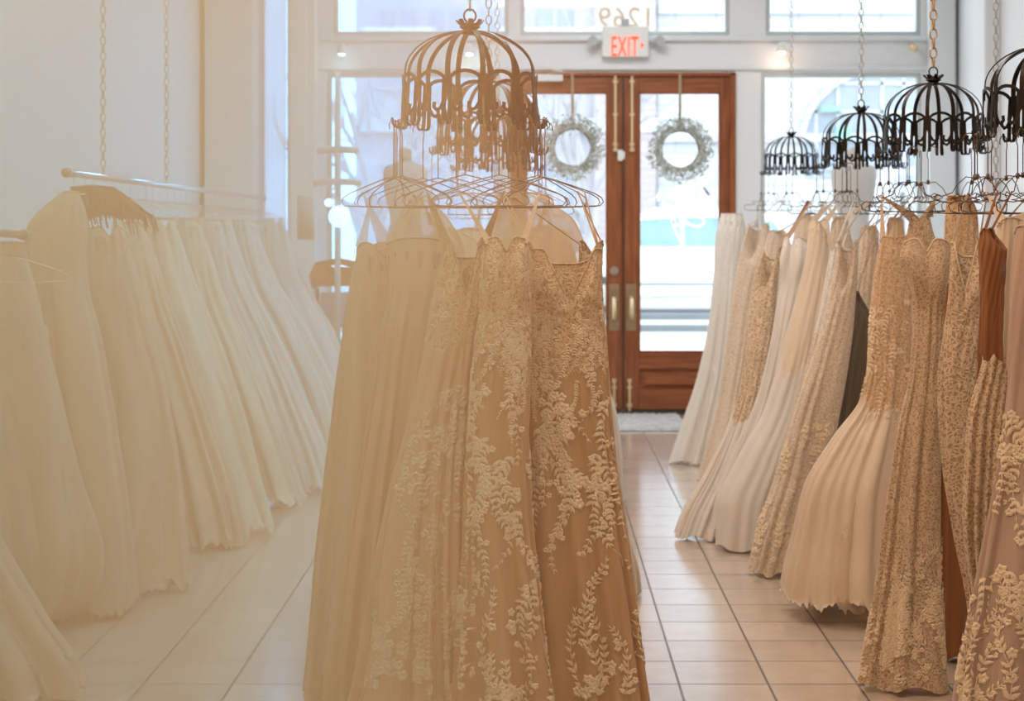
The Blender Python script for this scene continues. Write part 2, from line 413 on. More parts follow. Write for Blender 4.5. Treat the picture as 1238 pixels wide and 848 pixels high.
def window(n, o, fw=.035, blind=False):
    x0, x1, z0, z1 = o
    e = empty('window_%d' % n, ((x0 + x1) / 2, BACK + .06, z0)); tag(e, kind='structure')
    w, h = (x1 - x0) / 2, z1 - z0
    f = MB()
    f.box(-w, w, -.05, .04, 0, fw).box(-w, w, -.05, .04, h - fw, h).box(-w, -w + fw, -.05, .04, fw, h - fw).box(w - fw, w, -.05, .04, fw, h - fw)
    f.build('window_frame', M['frame'], e, bevel=.004)
    MB().box(-w + fw, w - fw, -.004, .004, fw, h - fw).build('pane', M['glass'], e)
    if blind:
        b = MB(); pts = 60
        vs, fs = [], []
        for i in range(pts + 1):
            x = -w + fw + (2 * w - 2 * fw) * i / pts; y = -.09 + .018 * math.sin(i * 1.15)
            vs += [(x, y, .02), (x, y, h - .02)]
            if i: fs.append([2 * i - 2, 2 * i, 2 * i + 1, 2 * i - 1])
        link_mesh('sheer_curtain', vs, fs, tulle('sheer_curtain', (.9, .92, .94), .75), e, True)
    return e
for n, k in enumerate(('l', 't1', 't2', 't3', 'r')): window(n + 1, openings[k])
window(6, openings['n'], .02, blind=True)
# mullion bar of the left window
tag(MB().box(bx(405), bx(411), BACK - .02, BACK + .1, .55, bz(88)).build('trim_6', M['trim']), kind='structure')

# display platforms below the windows
for x0, x1, lab in ((bx(352), bx(600), 'low white display platform under the left shop window'), (bx(905), XR - .05, 'low white display platform under the right shop window')):
    e = empty('display_platform', ((x0 + x1) / 2, 13.55, 0)); w = (x1 - x0) / 2
    MB().box(-w, w, -.55, .6, 0, .50).build('base', M['trim'], e, bevel=.005)
    MB().box(-w - .01, w + .01, -.58, .62, .50, .53).build('top', M['white'], e, bevel=.005)
    tag(e, lab, 'platform')

# ------------------------------------------------------------------ door pair
def door_leaf(n, side):
    """side -1 left, +1 right; the pair meets at px 753"""
    xc = bx(753.3); xo = xc + side * (bx(883) - xc)      # outer edge of the leaf
    x0, x1 = sorted((xc + side * .001, xo)); z1 = bz(91.5)
    e = empty('door_%d' % n, ((x0 + x1) / 2, BACK + .05, 0)); tag(e, kind='structure')
    w = (x1 - x0) / 2; yy = .045
    st_in = bx(773) - bx(753.3) - .004; st_out = bx(882) - bx(869.5)
    gi = -side * w + side * st_in; go = side * w - side * st_out   # glass edges (inner, outer)
    ga, gb = sorted((gi, go)); gz0, gz1 = bz(426), bz(112)
    a = MB(); a.box(-w, ga, -yy, 0, .03, z1).build('stile', M['wood'], e, bevel=.004)
    a = MB(); a.box(gb, w, -yy, 0, .03, z1).build('stile', M['wood'], e, bevel=.004)
    MB().box(ga, gb, -yy, 0, gz1, z1).build('top_rail', M['wood_h'], e, bevel=.004)
    MB().box(ga, gb, -yy, 0, bz(446), gz0).build('lock_rail', M['wood_h'], e, bevel=.004)
    MB().box(ga, gb, -yy, 0, .03, bz(472)).build('bottom_rail', M['wood_h'], e, bevel=.004)
    p = MB(); pz0, pz1 = bz(472), bz(446); m = .045
    p.box(ga, gb, -.012, 0, pz0, pz1)
    p.v += [(ga + .02, -.012, pz0 + .02), (gb - .02, -.012, pz0 + .02), (gb - .02, -.012, pz1 - .02), (ga + .02, -.012, pz1 - .02),
            (ga + m + .02, -.036, pz0 + m), (gb - m - .02, -.036, pz0 + m), (gb - m - .02, -.036, pz1 - m), (ga + m + .02, -.036, pz1 - m)]
    p.f += [[8, 9, 13, 12], [9, 10, 14, 13], [10, 11, 15, 14], [11, 8, 12, 15], [12, 13, 14, 15]]
    p.build('raised_panel', M['wood_h'], e)
    MB().box(ga, gb, -.026, -.02, gz0, gz1).build('pane', M['glass'], e)
    b = MB(); t = .012
    b.box(ga, gb, -.052, -.02, gz0, gz0 + t).box(ga, gb, -.052, -.02, gz1 - t, gz1).box(ga, ga + t, -.052, -.02, gz0, gz1).box(gb - t, gb, -.052, -.02, gz0, gz1)
    b.build('glazing_bead', M['wood'], e)
    MB().box(-w + .01, w - .01, -.05, 0, .005, .035).build('door_sweep', M['black'], e)
    ox = e.location.x
    # hardware: surface bolts, escutcheon plate with pull, lock
    hx = bx(744 if side < 0 else 764) - ox
    r = MB(); r.tube([(hx, -.065, bz(183)), (hx, -.065, bz(92))], .011, 10).lathe([(.0, -.01), (.02, -.01), (.02, .02), (.0, .02)], 12, (hx, -.065, bz(182)))
    r.box(hx - .02, hx + .02, -.062, -.044, bz(100), bz(97)).box(hx - .02, hx + .02, -.062, -.044, bz(140), bz(137)).box(hx - .02, hx + .02, -.062, -.044, bz(176), bz(173))
    r.build('top_bolt', M['brass_pale'], e, smooth=False)
    hx = bx(742.5 if side < 0 else 761) - ox
    r = MB(); r.tube([(hx, -.065, bz(503)), (hx, -.065, bz(460))], .011, 10).lathe([(.0, -.01), (.02, -.01), (.02, .02), (.0, .02)], 12, (hx, -.065, bz(461)))
    r.box(hx - .02, hx + .02, -.062, -.044, bz(492), bz(488)).box(hx - .02, hx + .02, -.062, -.044, bz(470), bz(467))
    r.build('foot_bolt', M['brass_pale'], e)
    hx = bx(742.5 if side < 0 else 763) - ox
    pl = MB().box(hx - .043, hx + .043, -.052, -.044, bz(400), bz(344)).build('lock_plate', M['brass_old'], e, bevel=.003)
    pts = [(hx, -.05, bz(386)), (hx, -.10, bz(384)), (hx, -.115, bz(374)), (hx, -.10, bz(362)), (hx, -.05, bz(360))]
    g = MB().tube(pts, .017, 10).build('pull', M['brass_pale'], pl, smooth=True)
    return e, ox
dl, oxl = door_leaf(1, -1)
dr, oxr = door_leaf(2, 1)
MB().box(bx(753.3) - oxl - .012, bx(753.3) - oxl + .012, -.058, -.046, .03, bz(92)).build('meeting_strip', M['wood_dark'], dl)
k = MB(); hx = bx(742.5) - oxl
k.tube([(hx, -.044, bz(327.5)), (hx, -.062, bz(327.5))], .036, 20); k.tube([(hx, -.06, bz(327.5)), (hx, -.07, bz(327.5))], .016, 12)
k.build('deadbolt', M['chrome'], dl)
fr = MB(); z1 = bz(88)
fr.box(bx(617), bx(624), BACK - .03, BACK + .12, 0, z1).box(bx(882.5), bx(889), BACK - .03, BACK + .12, 0, z1).box(bx(617), bx(889), BACK - .03, BACK + .12, bz(92), z1)
tag(fr.build('trim_7', M['wood'], bevel=.005), kind='structure')
tag(MB().box(bx(612), bx(893), BACK - .05, BACK + .2, 0, .022).build('trim_8', M['black'], bevel=.005), kind='structure')

# door closer, sensor, doormat
e = empty('door_closer', (bx(662), BACK - .06, bz(95)))
MB().box(-.125, .125, -.03, .03, -.028, .028).build('body', M['white'], e, bevel=.008)
MB().bar([(.0, -.02, .03), (.12, -.05, .05), (-.05, -.02, .085)], .02, .008, lambda p, d: Vector((0, 1, 0))).build('arm', M['chrome'], e)
tag(e, 'white door closer at top of the left wooden door', 'door closer')
e = MB().box(-.03, .012, -.02, .02, -.045, .045).box(.012, .03, -.015, .015, -.03, .03).build('door_sensor', M['white'], bevel=.006, loc=(bx(751), BACK - .012, bz(188)))
tag(e, 'small white contact sensor where the two wooden doors meet', 'sensor')
mt = MB(); x0, x1 = at(725, 505, 13.9)[0], at(822, 505, 13.9)[0]
nx, ny = 60, 34; vs = []; fs = []
for j in range(ny + 1):
    for i in range(nx + 1):
        edge = min(i, nx - i, j, ny - j)
        vs.append((x0 + (x1 - x0) * i / nx, 13.0 + 1.05 * j / ny, .004 if edge == 0 else .016 + random.random() * .012))
for j in range(ny):
    for i in range(nx):
        a = j * (nx + 1) + i; fs.append([a, a + 1, a + nx + 2, a + nx + 1])
tag(link_mesh('doormat', vs, fs, M['mat']), 'mottled grey doormat in front of the wooden doors', 'doormat')

# ------------------------------------------------------------------ lettering
def text_mesh(txt, name, mat, px0, px1, py0, py1, Y, mirror=False, depth=.004, parent=None, stretch=None):
    cu = bpy.data.curves.new(name + '_c', 'FONT'); cu.body = txt; cu.extrude = .02; cu.space_character = 1.05
    o = bpy.data.objects.new(name + '_c', cu); COL.objects.link(o)
    dg = bpy.context.evaluated_depsgraph_get(); me = bpy.data.meshes.new_from_object(o.evaluated_get(dg))
    vs = np.array([v.co[:] for v in me.vertices]); fs = [list(p.vertices) for p in me.polygons]
    bpy.data.objects.remove(o); bpy.data.curves.remove(cu); bpy.data.meshes.remove(me)
    mn, mxv = vs.min(0), vs.max(0)
    s = F / Y
    X0, X1, Z0, Z1 = (px0 - VX) / s, (px1 - VX) / s, H - (py1 - VY) / s, H - (py0 - VY) / s
    u = (vs[:, 0] - mn[0]) / (mxv[0] - mn[0])
    if mirror: u = 1 - u
    out = np.stack([X0 + u * (X1 - X0), Y + (vs[:, 2] / .04) * depth, Z0 + (vs[:, 1] - mn[1]) / (mxv[1] - mn[1]) * (Z1 - Z0)], 1)
    org = (out[:, 0].mean(), Y, Z0)
    out -= np.array(org)
    o = link_mesh(name, out, fs, mat, parent)
    if parent is None: o.location = org
    else: o.location = Vector(org) - parent.location
    return o

tag(text_mesh('1269', 'house_number', M['letter_gold'], 724, 785, 9, 33, BACK + .04, mirror=True),
    'reversed gold numerals 1269 on the glass above the doors', 'house number')
ex = empty('exit_sign', (bx(757), BACK - .06, bz(70)))
MB().box(-.20, .18, -.025, .055, 0, .25).build('housing', M['white'], ex, bevel=.008)
text_mesh('EXIT', 'letters', M['exit'], 739.5, 772, 44, 68, BACK - .095, parent=ex)
a = MB(); a.v = [(0, -.03, .095 - .024), (.026, -.03, .095), (0, -.03, .095 + .024), (0, -.035, .095 - .024), (.026, -.035, .095), (0, -.035, .095 + .024)]
a.f = [[0, 1, 2], [3, 5, 4], [0, 3, 4, 1], [1, 4, 5, 2], [2, 5, 3, 0]]
a.v = [(v[0] + .115, v[1], v[2]) for v in a.v]
a.build('arrow', M['exit'], ex)
MB().box(-.045, .02, -.02, .03, .25, .31).build('mounting_box', M['grey'], ex, bevel=.004)
for sx in (-1, 1):
    g = MB(); cx = .255 * sx - .005
    g.tube([(.19 * sx, 0, .12), (cx, -.02, .12)], .012, 8)
    g.tube([(cx - .03 * sx, .0, .11), (cx + .01 * sx, -.05, .12), (cx + .02 * sx, -.075, .125)], .045, 14, taper=[.5, .85, 1])
    g.build('emergency_lamp', M['grey'], ex, smooth=False)
tag(ex, 'white box sign with glowing red EXIT letters above the doors', 'exit sign')

# white script on the right door glass
strokes = [
    [(395, 178), (500, 152), (650, 135), (750, 165), (820, 235), (905, 275)],
    [(130, 300), (210, 296), (320, 335), (420, 415), (510, 510), (610, 585), (710, 600), (768, 560), (755, 520), (730, 530)],
    [(560, 160), (580, 210), (565, 250)],
    [(480, 400), (450, 340), (480, 285), (560, 262), (650, 285), (705, 335), (712, 385), (660, 400), (560, 380), (540, 345), (580, 330)],
    [(265, 310), (340, 420), (400, 530), (440, 650), (495, 775)],
    [(420, 470), (430, 560), (480, 595), (550, 590)],
    [(690, 20), (735, 100), (790, 190), (830, 260)],
    [(270, 190), (240, 260), (215, 300)],
]
def catmull(pts, n=8):
    P = [np.array(p, float) for p in pts]; P = [2 * P[0] - P[1]] + P + [2 * P[-1] - P[-2]]; out = []
    for i in range(1, len(P) - 2):
        for j in range(n):
            t = j / n
            out.append(.5 * ((2 * P[i]) + (-P[i - 1] + P[i + 1]) * t + (2 * P[i - 1] - 5 * P[i] + 4 * P[i + 1] - P[i + 2]) * t * t + (-P[i - 1] + 3 * P[i] - 3 * P[i + 1] + P[i + 2]) * t ** 3))
    out.append(P[-2]); return out
sm = MB()
Yg = BACK + .02
for s_ in strokes:
    pts = [at(770 + p[0] / 9.425, 210 + p[1] / 9.425, Yg) for p in catmull(s_)]
    n = len(pts)
    sm.bar(pts, [(.010 + .014 * math.sin(PI * i / (n - 1))) for i in range(n)], .003, lambda p, d: Vector((0, 1, 0)).cross(d))
tag(sm.build('window_lettering', M['letter_white']), 'flowing white script painted on the right door glass', 'lettering')

# ------------------------------------------------------------------ wreaths
def leaf_poly(mb, base, d, up, L, W):
    d = d.normalized(); s_ = d.cross(up).normalized()
    b = len(mb.v)
    for a, c, h in ((0, 0, 0), (.3, .5, .1), (.7, .35, .12), (1, 0, 0), (.7, -.35, .12), (.3, -.5, .1)):
        p = base + d * (a * L) + s_ * (c * W) + up * (h * L); mb.v.append(tuple(p))
    mb.f += [[b, b + 1, b + 2, b + 3], [b, b + 3, b + 4, b + 5]]
def wreath(px, py, R, lab, seedv, top_py):
    rnd = random.Random(seedv)
    x, _, z = at(px, py, BACK - .05)
    e = empty('wreath', (x, BACK - .05, z))
    core = MB()
    for q in range(5):
        ph = rnd.random() * 6
        core.tube([((R * .62 + .012 * math.sin(5 * a + ph) * .3) * math.cos(a), .014 * math.cos(4 * a + ph) - .02, (R * .62 + .012 * math.sin(5 * a + ph) * .3) * math.sin(a)) for a in [i * 2 * PI / 48 for i in range(48)]], .006, 5, True)
    core.build('twig_ring', M['twig'], e)
    f1, f2 = MB(), MB()
    for i in range(2400):
        a = rnd.random() * 2 * PI; rr = R * (.60 + .1 * rnd.random())
        base = Vector((rr * math.cos(a), -.02 - .05 * rnd.random(), rr * math.sin(a)))
        out = Vector((math.cos(a), 0, math.sin(a))); tan = Vector((-math.sin(a), 0, math.cos(a)))
        d = out * (.9 * rnd.random() + .05) + tan * rnd.uniform(.1, 1) + Vector((0, rnd.uniform(-.7, .1), 0))
        base += out * (rnd.random() ** 2.2 * R * .42)
        L = rnd.uniform(.012, .034)
        up = Vector((rnd.uniform(-.4, .4), -1, rnd.uniform(-.4, .4))).normalized()
        leaf_poly(f1 if rnd.random() < .42 else f2, base, d, up, L, L * .42)
    tag(f1.build('leaves', M['sage'], e), 'darker sage leaves', kind='stuff')
    tag(f2.build('pale_leaves', M['sage_pale'], e), 'frosted pale leaves', kind='stuff')
    zt = at(px, top_py, BACK)[2] - z
    MB().bar([(0, -.012, R * .62), (0, -.015, (R * .62 + zt) / 2), (0, -.01, zt)], .022, .002, lambda p, d: Vector((1, 0, 0))).build('ribbon', M['ribbon'], e)
    tag(e, lab, 'wreath')
wreath(822, 181, .245, 'frosted green wreath hanging on the right door glass', 3, 90)
wreath(692, 179, .245, 'frosted green wreath hanging on the left door glass, half hidden by gowns and hangers', 4, 90)

# ------------------------------------------------------------------ small lamps
def spot(px, py, lab):
    x, _, z = at(px, py, BACK - .12)
    e = empty('spotlight', (x, BACK - .12, z))
    MB().tube([(0, .11, .04), (0, .04, .04), (0, 0, .02)], .012, 8).build('bracket', M['white'], e)
    MB().lathe([(.018, .05), (.03, .03), (.04, -.03), (.038, -.035)], 16).build('housing', M['white'], e, True)
    MB().lathe([(.026, -.034), (.026, -.042), (.015, -.046)], 14).build('bulb', M['lamp_glow'], e)
    l = bpy.data.lights.new('spot_glow', 'POINT'); l.energy = .5; l.color = (1, .62, .38); l.shadow_soft_size = .03
    lo = bpy.data.objects.new('spot_glow', l); COL.objects.link(lo); lo.location = (x, BACK - .16, z - .09)
    tag(e, lab, 'spotlight')
spot(945, 58, 'small glowing spotlight on the beam right of the doors')
spot(567, 60, 'small glowing spotlight on the beam seen through the middle dome rack')
spot(413, 60, 'small glowing spotlight on the beam at the left window')
e = empty('spotlight', (bx(1100), BACK - .1, bz(58)))
MB().tube([(0, .1, .02), (0, 0, 0)], .012, 8).build('bracket', M['brass_pale'], e)
MB().tube([(0, .01, 0), (0, -.03, -.01), (0, -.06, -.015)], .035, 14, taper=[.5, .9, 1]).build('housing', M['brass_pale'], e, True)
tag(e, 'unlit pale spotlight on the beam at the far right', 'spotlight')

# pendant lamp, coat stand, armchair in the left corner
x, y, z = at(370, 290, 12.2)
e = empty('pendant_lamp', (x, y, z))
w_, h_ = .062, .31
MB().lathe([(w_, 0), (w_, h_), (w_ - .004, h_), (w_ - .004, .004)], 28).build('lamp_shade', M['shade'], e, True)
MB().tube([(0, 0, h_ - .02), (0, 0, CEIL - z)], .0035, 6).build('cord', M['white'], e)
MB().lathe([(.05, CEIL - z - .03), (.055, CEIL - z)], 16).build('ceiling_rose', M['white'], e)
tag(e, 'slim cylindrical cream pendant lamp hanging by the left window', 'pendant lamp')

x, y, _ = at(408, 400, 12.4)
e = empty('coat_stand', (x, y, 0)); s = F / 12.4
def zz(py): return H - (py - VY) / s
MB().tube([(0, 0, .06), (0, 0, zz(118))], .022, 12).build('pole', M['form_pale'], e, True)
for py, w in ((183, .15), (222, .17)):
    MB().tube([(-w, 0, zz(py)), (-w * .5, 0, zz(py) + .012), (w * .5, 0, zz(py) + .012), (w, 0, zz(py))], .026, 10, taper=[.8, 1, 1, .8]).build('cross_arm', M['form_pale'], e, True)
for k_ in range(4):
    a = k_ * PI / 2 + .4
    MB().tube([(0, 0, .16), (.12 * math.cos(a), .12 * math.sin(a), .12), (.26 * math.cos(a), .26 * math.sin(a), .02)], .018, 8).build('leg', M['form_pale'], e, True)
tag(e, 'tall pale stand with two cross arms by the left window', 'stand')
for (px, py, r, lab) in ((397, 245, .028, 'smaller left glass globe shining on the pale stand'), (410, 262, .075, 'larger right glass globe shining below the cross arms of the pale stand')):
    gx, gy, gz = at(px, py, 12.3)
    e = empty('globe_lamp', (gx, gy, gz))
    MB().lathe([(r * math.sin(PI * i / 14) + .0005, -r * math.cos(PI * i / 14)) for i in range(15)], 20).build('globe', M['globe_glow'], e, True)
    MB().tube([(0, 0, r * .95), (.0, .02, r + .03), ((x - gx) * .7, (y - gy) * .7, zz(226) - gz)], .006, 6).build('stem', M['chrome'], e)
    tag(e, lab, 'globe lamp')

# carved armchair
x, y, _ = at(413, 400, 12.35); s = F / 12.35
e = empty('armchair', (x, y, 0), math.radians(14)); e.scale = (.78, .8, 1)
def cz(py): return H - (py - VY) / s
b = MB(); top, bot = cz(320), cz(349)
b.bar([(-.22, .2, bot), (-.25, .21, (top + bot) / 2), (-.2, .22, top - .01), (0, .225, top + .02), (.2, .22, top - .01), (.25, .21, (top + bot) / 2), (.22, .2, bot)], .05, .03, lambda p, d: Vector((0, 1, 0)).cross(d))
b.box(-.22, .22, .19, .215, bot + .01, top - .02)
b.build('backrest', M['chair_wood'], e, bevel=.006)
MB().bar([(-.2, .2, cz(349)), (-.19, .2, .5)], .035, .03, lambda p, d: Vector((1, 0, 0))).bar([(.2, .2, cz(349)), (.19, .2, .5)], .035, .03, lambda p, d: Vector((1, 0, 0))).box(-.19, .19, .185, .205, .55, .72).build('back_frame', M['chair_wood'], e)
MB().box(-.17, .17, .17, .2, cz(398), cz(354)).build('back_cushion', M['chair_cloth'], e, bevel=.02)
MB().box(-.25, .25, -.25, .22, .42, .5).build('seat', M['chair_cloth'], e, bevel=.03)
for sx in (-1, 1):
    MB().bar([(sx * .25, .19, .76), (sx * .28, 0, .78), (sx * .27, -.2, .74)], .05, .03, lambda p, d: Vector((1, 0, 0))).bar([(sx * .27, -.18, .74), (sx * .25, -.2, .46)], .035, .03, lambda p, d: Vector((1, 0, 0))).build('armrest', M['chair_wood'], e, bevel=.005)
    for sy in (-1, 1):
        MB().tube([(sx * .22, sy * .2, .44), (sx * .235, sy * .21, .25), (sx * .24, sy * .23, 0)], .022, 8, taper=[1.1, .85, .7]).build('leg', M['chair_wood'], e, True)
tag(e, 'brown wooden high-backed armchair with blue-grey upholstery left of the middle gowns', 'armchair')

# dress forms in the window
def dress_form(px, lab, mat, sc=1.0):
    Y = 13.35; x, _, _ = at(px, 200, Y)
    e = empty('dress_form', (x, Y, .53))
    prof = [(.15, .72), (.165, .80), (.155, .90), (.115, 1.03), (.12, 1.10), (.15, 1.20), (.165, 1.30), (.17, 1.36), (.172, 1.42), (.16, 1.46), (.10, 1.485), (.055, 1.50), (.047, 1.52)]
    MB().lathe(prof, 32, sx=1.0, sy=.68).build('torso', mat, e, True)
    MB().lathe([(.05, 1.515), (.05, 1.59), (.042, 1.60), (.012, 1.615)], 20).build('neck_cap', mat, e, True)
    MB().tube([(0, 0, .03), (0, 0, .74)], .014, 10).build('pole', M['wood_dark'], e)
    MB().lathe([(.15, 0), (.15, .02), (.03, .04), (.02, .06)], 24).build('base', M['wood_dark'], e, True)
    tag(e, lab, 'dress form')
dress_form(490, 'linen dress form standing in the left window behind the middle rack', M['form'])
dress_form(1032, 'pale dress form standing in the right window behind the dome racks', M['form_pale'])

# ------------------------------------------------------------------ chains
def chain(x, y, z0, z1, mat, lab, link=.05, r=.0028, top=None, name='chain'):
    m = MB(); pitch = link - 2.6 * r; z = z0; i = 0
    L2 = link / 2 - r; W2 = link * .27
    while z < z1:
        pts = []
        for q in range(14):
            a = 2 * PI * q / 14
            u = W2 * math.cos(a); v = (L2 - W2) * (1 if math.sin(a) > 0 else -1) * min(1, abs(math.sin(a)) * 2) + W2 * math.sin(a)
            pts.append((u, 0, z - z0 + link / 2 + v) if i % 2 else (0, u, z - z0 + link / 2 + v))
        m.tube(pts, r, 5, True); z += pitch; i += 1
    o = m.build(name, mat, None, True, loc=(x, y, z0))
    return tag(o, lab, 'chain')

# ------------------------------------------------------------------ dome racks
def make_dome(nr=12, R=.215, mat=None, far=False):
    mat = mat or M['iron']
    e = empty('dome_rack', (0, 0, 0))            # origin at the crown top
    c = MB(); c.lathe([(.012, .0), (.03, -.004), (.034, -.016), (.022, -.024), (.03, -.034), (.02, -.04)], 20)
    for k_ in range(8):
        a = 2 * PI * k_ / 8
        c.bar([(.018 * math.cos(a), .018 * math.sin(a), -.012), (.036 * math.cos(a), .036 * math.sin(a), -.004), (.046 * math.cos(a), .046 * math.sin(a), .008)], .016, .004, lambda p, d: Vector((-p.y, p.x, 0)))
    c.build('crown', mat, e)
    MB().tube([(.02 * math.cos(t), 0, .022 + .022 * math.sin(t)) for t in [2 * PI * i / 12 for i in range(12)]], .0035, 6, True).build('hanging_ring', mat, e, True)
    side = lambda p, d: Vector((-p.y, p.x, 0))
    zrim = -.165; zarch = -.175
    for k_ in range(nr):
        a = 2 * PI * (k_ + .25) / nr; ca, sa = math.cos(a), math.sin(a)
        rib = MB()
        pts = []
        for i in range(13):
            t = i / 12; th = t * PI / 2
            r = .022 + (R - .022) * math.sin(th) ** .92; z = -.03 + (zrim + .03) * (1 - math.cos(th)) ** .9
            pts.append((r * ca, r * sa, z))
        pts.append((R * 1.005 * ca, R * 1.005 * sa, zrim - .05))
        rib.bar(pts, .017, .004, side)
        rib.build('rib', mat, e)
        # horseshoe scallop between ribs, its ends curling inwards
        am = 2 * PI * (k_ + .75) / nr; hw = PI / nr * .98
        pts = []
        for i in range(11):
            th = PI * i / 10
            pts.append((am + hw * math.cos(th), zarch - .045 + .045 * math.sin(th)))
        right = [(am + hw * .92, zarch - .075), (am + hw * .80, zarch - .100), (am + hw * .62, zarch - .118), (am + hw * .40, zarch - .124), (am + hw * .20, zarch - .114), (am + hw * .24, zarch - .098)]
        left = [(2 * am - q[0], q[1]) for q in right]
        pts = right[::-1] + pts + left
        sc = MB().bar([((R + .006) * math.cos(q[0]), (R + .006) * math.sin(q[0]), q[1]) for q in pts], .0115, .004,
                      lambda p, d: d.cross(Vector((p.x, p.y, 0))))
        sc.build('scallop', mat, e)
        # a pair of prongs ending in upturned hooks
        hk = MB()
        for da in (-.048, .048):
            b_ = a + da; cb, sb = math.cos(b_), math.sin(b_)
            pr = [(R + .004, zrim - .035), (R + .008, zrim - .10), (R + .010, zrim - .165), (R + .016, zrim - .178), (R + .030, zrim - .180), (R + .040, zrim - .170), (R + .043, zrim - .150)]
            hk.bar([(q[0] * cb, q[0] * sb, q[1]) for q in pr], [.012, .014, .014, .012, .011, .009, .007], .004, lambda p, d: Vector((-p.y, p.x, 0)))
        hk.build('hook', mat, e)
    return e
RACKS = {}
dome0 = make_dome()
RACK = [
    ('c1', -.225, 5.7, 2.235, 1.0, M['chain_steel'], 'weathered iron dome rack hanging above the middle gowns, nearest of its row', 2),
    ('c2', -.215, 7.5, 2.215, 1.0, M['chain_steel'], 'iron dome rack hanging just behind the nearest middle one', 1),
    ('c3', -.225, 9.5, 2.20, 1.0, M['chain_steel'], 'iron dome rack at the back of the middle row', 1),
    ('r1', 1.725, 5.85, 2.205, 1.0, M['chain_steel'], 'black iron dome rack cut off by the right edge', 0),
    ('r2', 1.705, 7.5, 2.205, .96, M['chain_brass'], 'black iron dome rack on a brass chain, largest whole one on the right', 0),
    ('r3', 1.765, 9.5, 2.20, .96, M['chain_steel'], 'black iron dome rack third from the camera on the right', 0),
    ('r4', 1.79, 12.3, 2.20, .86, M['chain_steel'], 'small black iron dome rack nearest the window, on the right', 0),
]
for i, (key, x, y, zc, sc, cm, lab, worn) in enumerate(RACK):
    o = dome0 if i == 0 else copy_tree(dome0)
    o.location = (x, y, zc); o.scale = (sc, sc, sc); o.rotation_euler = (0, 0, [.1, .33, .6, .2, .05, .3, .13][i])
    tag(o, lab, 'display rack', 'dome racks for hanging gowns')
    RACKS[key] = (x, y, zc, sc)
    lk = .052 if key in ('r2',) else .044
    chain(x, y, zc + .035, CEIL, cm, {'c1': 'thin steel chain holding the nearest middle dome rack', 'c2': 'steel chain holding the second dome rack of the middle row',
          'c3': 'steel chain holding the rearmost dome rack of the middle row', 'r1': 'steel chain of the dome rack cut off by the right edge',
          'r2': 'thick brass chain holding the largest whole dome rack on the right', 'r3': 'greenish steel chain of the third dome rack on the right',
          'r4': 'thin pale chain of the small dome rack by the right window'}[key], link=lk, r=.0042 if key == 'r2' else .0032)
# extra chain at the right, for a rack out of sight on the wall side
xx, yy, _ = at(1204, 100, 8.2)
chain(xx, yy, at(1204, 150, 8.2)[2] - .3, CEIL, M['chain_steel'], 'long steel chain hanging between the two nearest right dome racks', link=.044, r=.003)

# ------------------------------------------------------------------ hangers
def make_hanger(style=0, mat=None, hook_len=.13):
    mat = mat or M['wire']
    e = empty('wire_hanger', (0, 0, 0))          # origin at the top of the hook; the bar runs along local x
    h = MB(); r = .0019 if style != 2 else .003
    cx = .018
    pts = [(cx + .020 * math.cos(t), 0, -.022 + .020 * math.sin(t)) for t in np.linspace(-.5, PI, 10)]
    pts += [(-.004, 0, -.04), (0, 0, -.055), (0, 0, -.055 - hook_len)]
    h.tube(pts, r, 5).build('hook', mat, e, True)
    z0 = -.055 - hook_len
    f = MB()
    if style == 0:      # plain triangle with rounded ends
        half = [(0, 0), (.05, -.012), (.12, -.035), (.18, -.056), (.205, -.070), (.212, -.085), (.200, -.097), (.1, -.10)]
    else:               # ornate with notches curling back
        half = [(0, 0), (.03, .004), (.06, -.022), (.075, -.05), (.11, -.062), (.135, -.052), (.15, -.062), (.138, -.072), (.12, -.074), (.16, -.082), (.20, -.078), (.222, -.092), (.215, -.112), (.19, -.118), (.1, -.12)]
    ring = [(x, 0, z0 + z) for x, z in half] + [(-x, 0, z0 + z) for x, z in half[::-1][:-1]]
    f.tube(ring, r, 5, True)
    f.build('frame', mat, e, True)
    if style == 1:
        MB().tube([(0, 0, z0 - .006), (0, 0, z0 + .012)], .006, 8).build('wire_collar', mat, e, True)
    return e, z0
HG = {0: make_hanger(0), 1: make_hanger(1, M['wire_dark'], .10), 2: make_hanger(0, M['chrome'], .07)}
HG_used = {0: False, 1: False, 2: False}
HLAB = {'c': ('thin wire hanger in the tangle between the middle dome rack and its gowns', 'wire hangers over the middle gowns'),
        'cb': ('thin wire hanger below the rear dome racks of the middle row', 'wire hangers of the rear middle racks'),
        'r': ('dark wire hanger with curled notches below a right-hand dome rack', 'wire hangers of the right racks'),
        'l': ('slim pale wire hanger packed along the left hanging rail', 'wire hangers on the left rail')}
def hanger(x, y, z, rz, style, key):
    src, z0 = HG[style]
    o = src if not HG_used[style] else copy_tree(src)
    HG_used[style] = True
    o.location = (x, y, z); o.rotation_euler = (0, 0, rz)
    tag(o, HLAB[key][0], 'hanger', HLAB[key][1])
    return o, z0

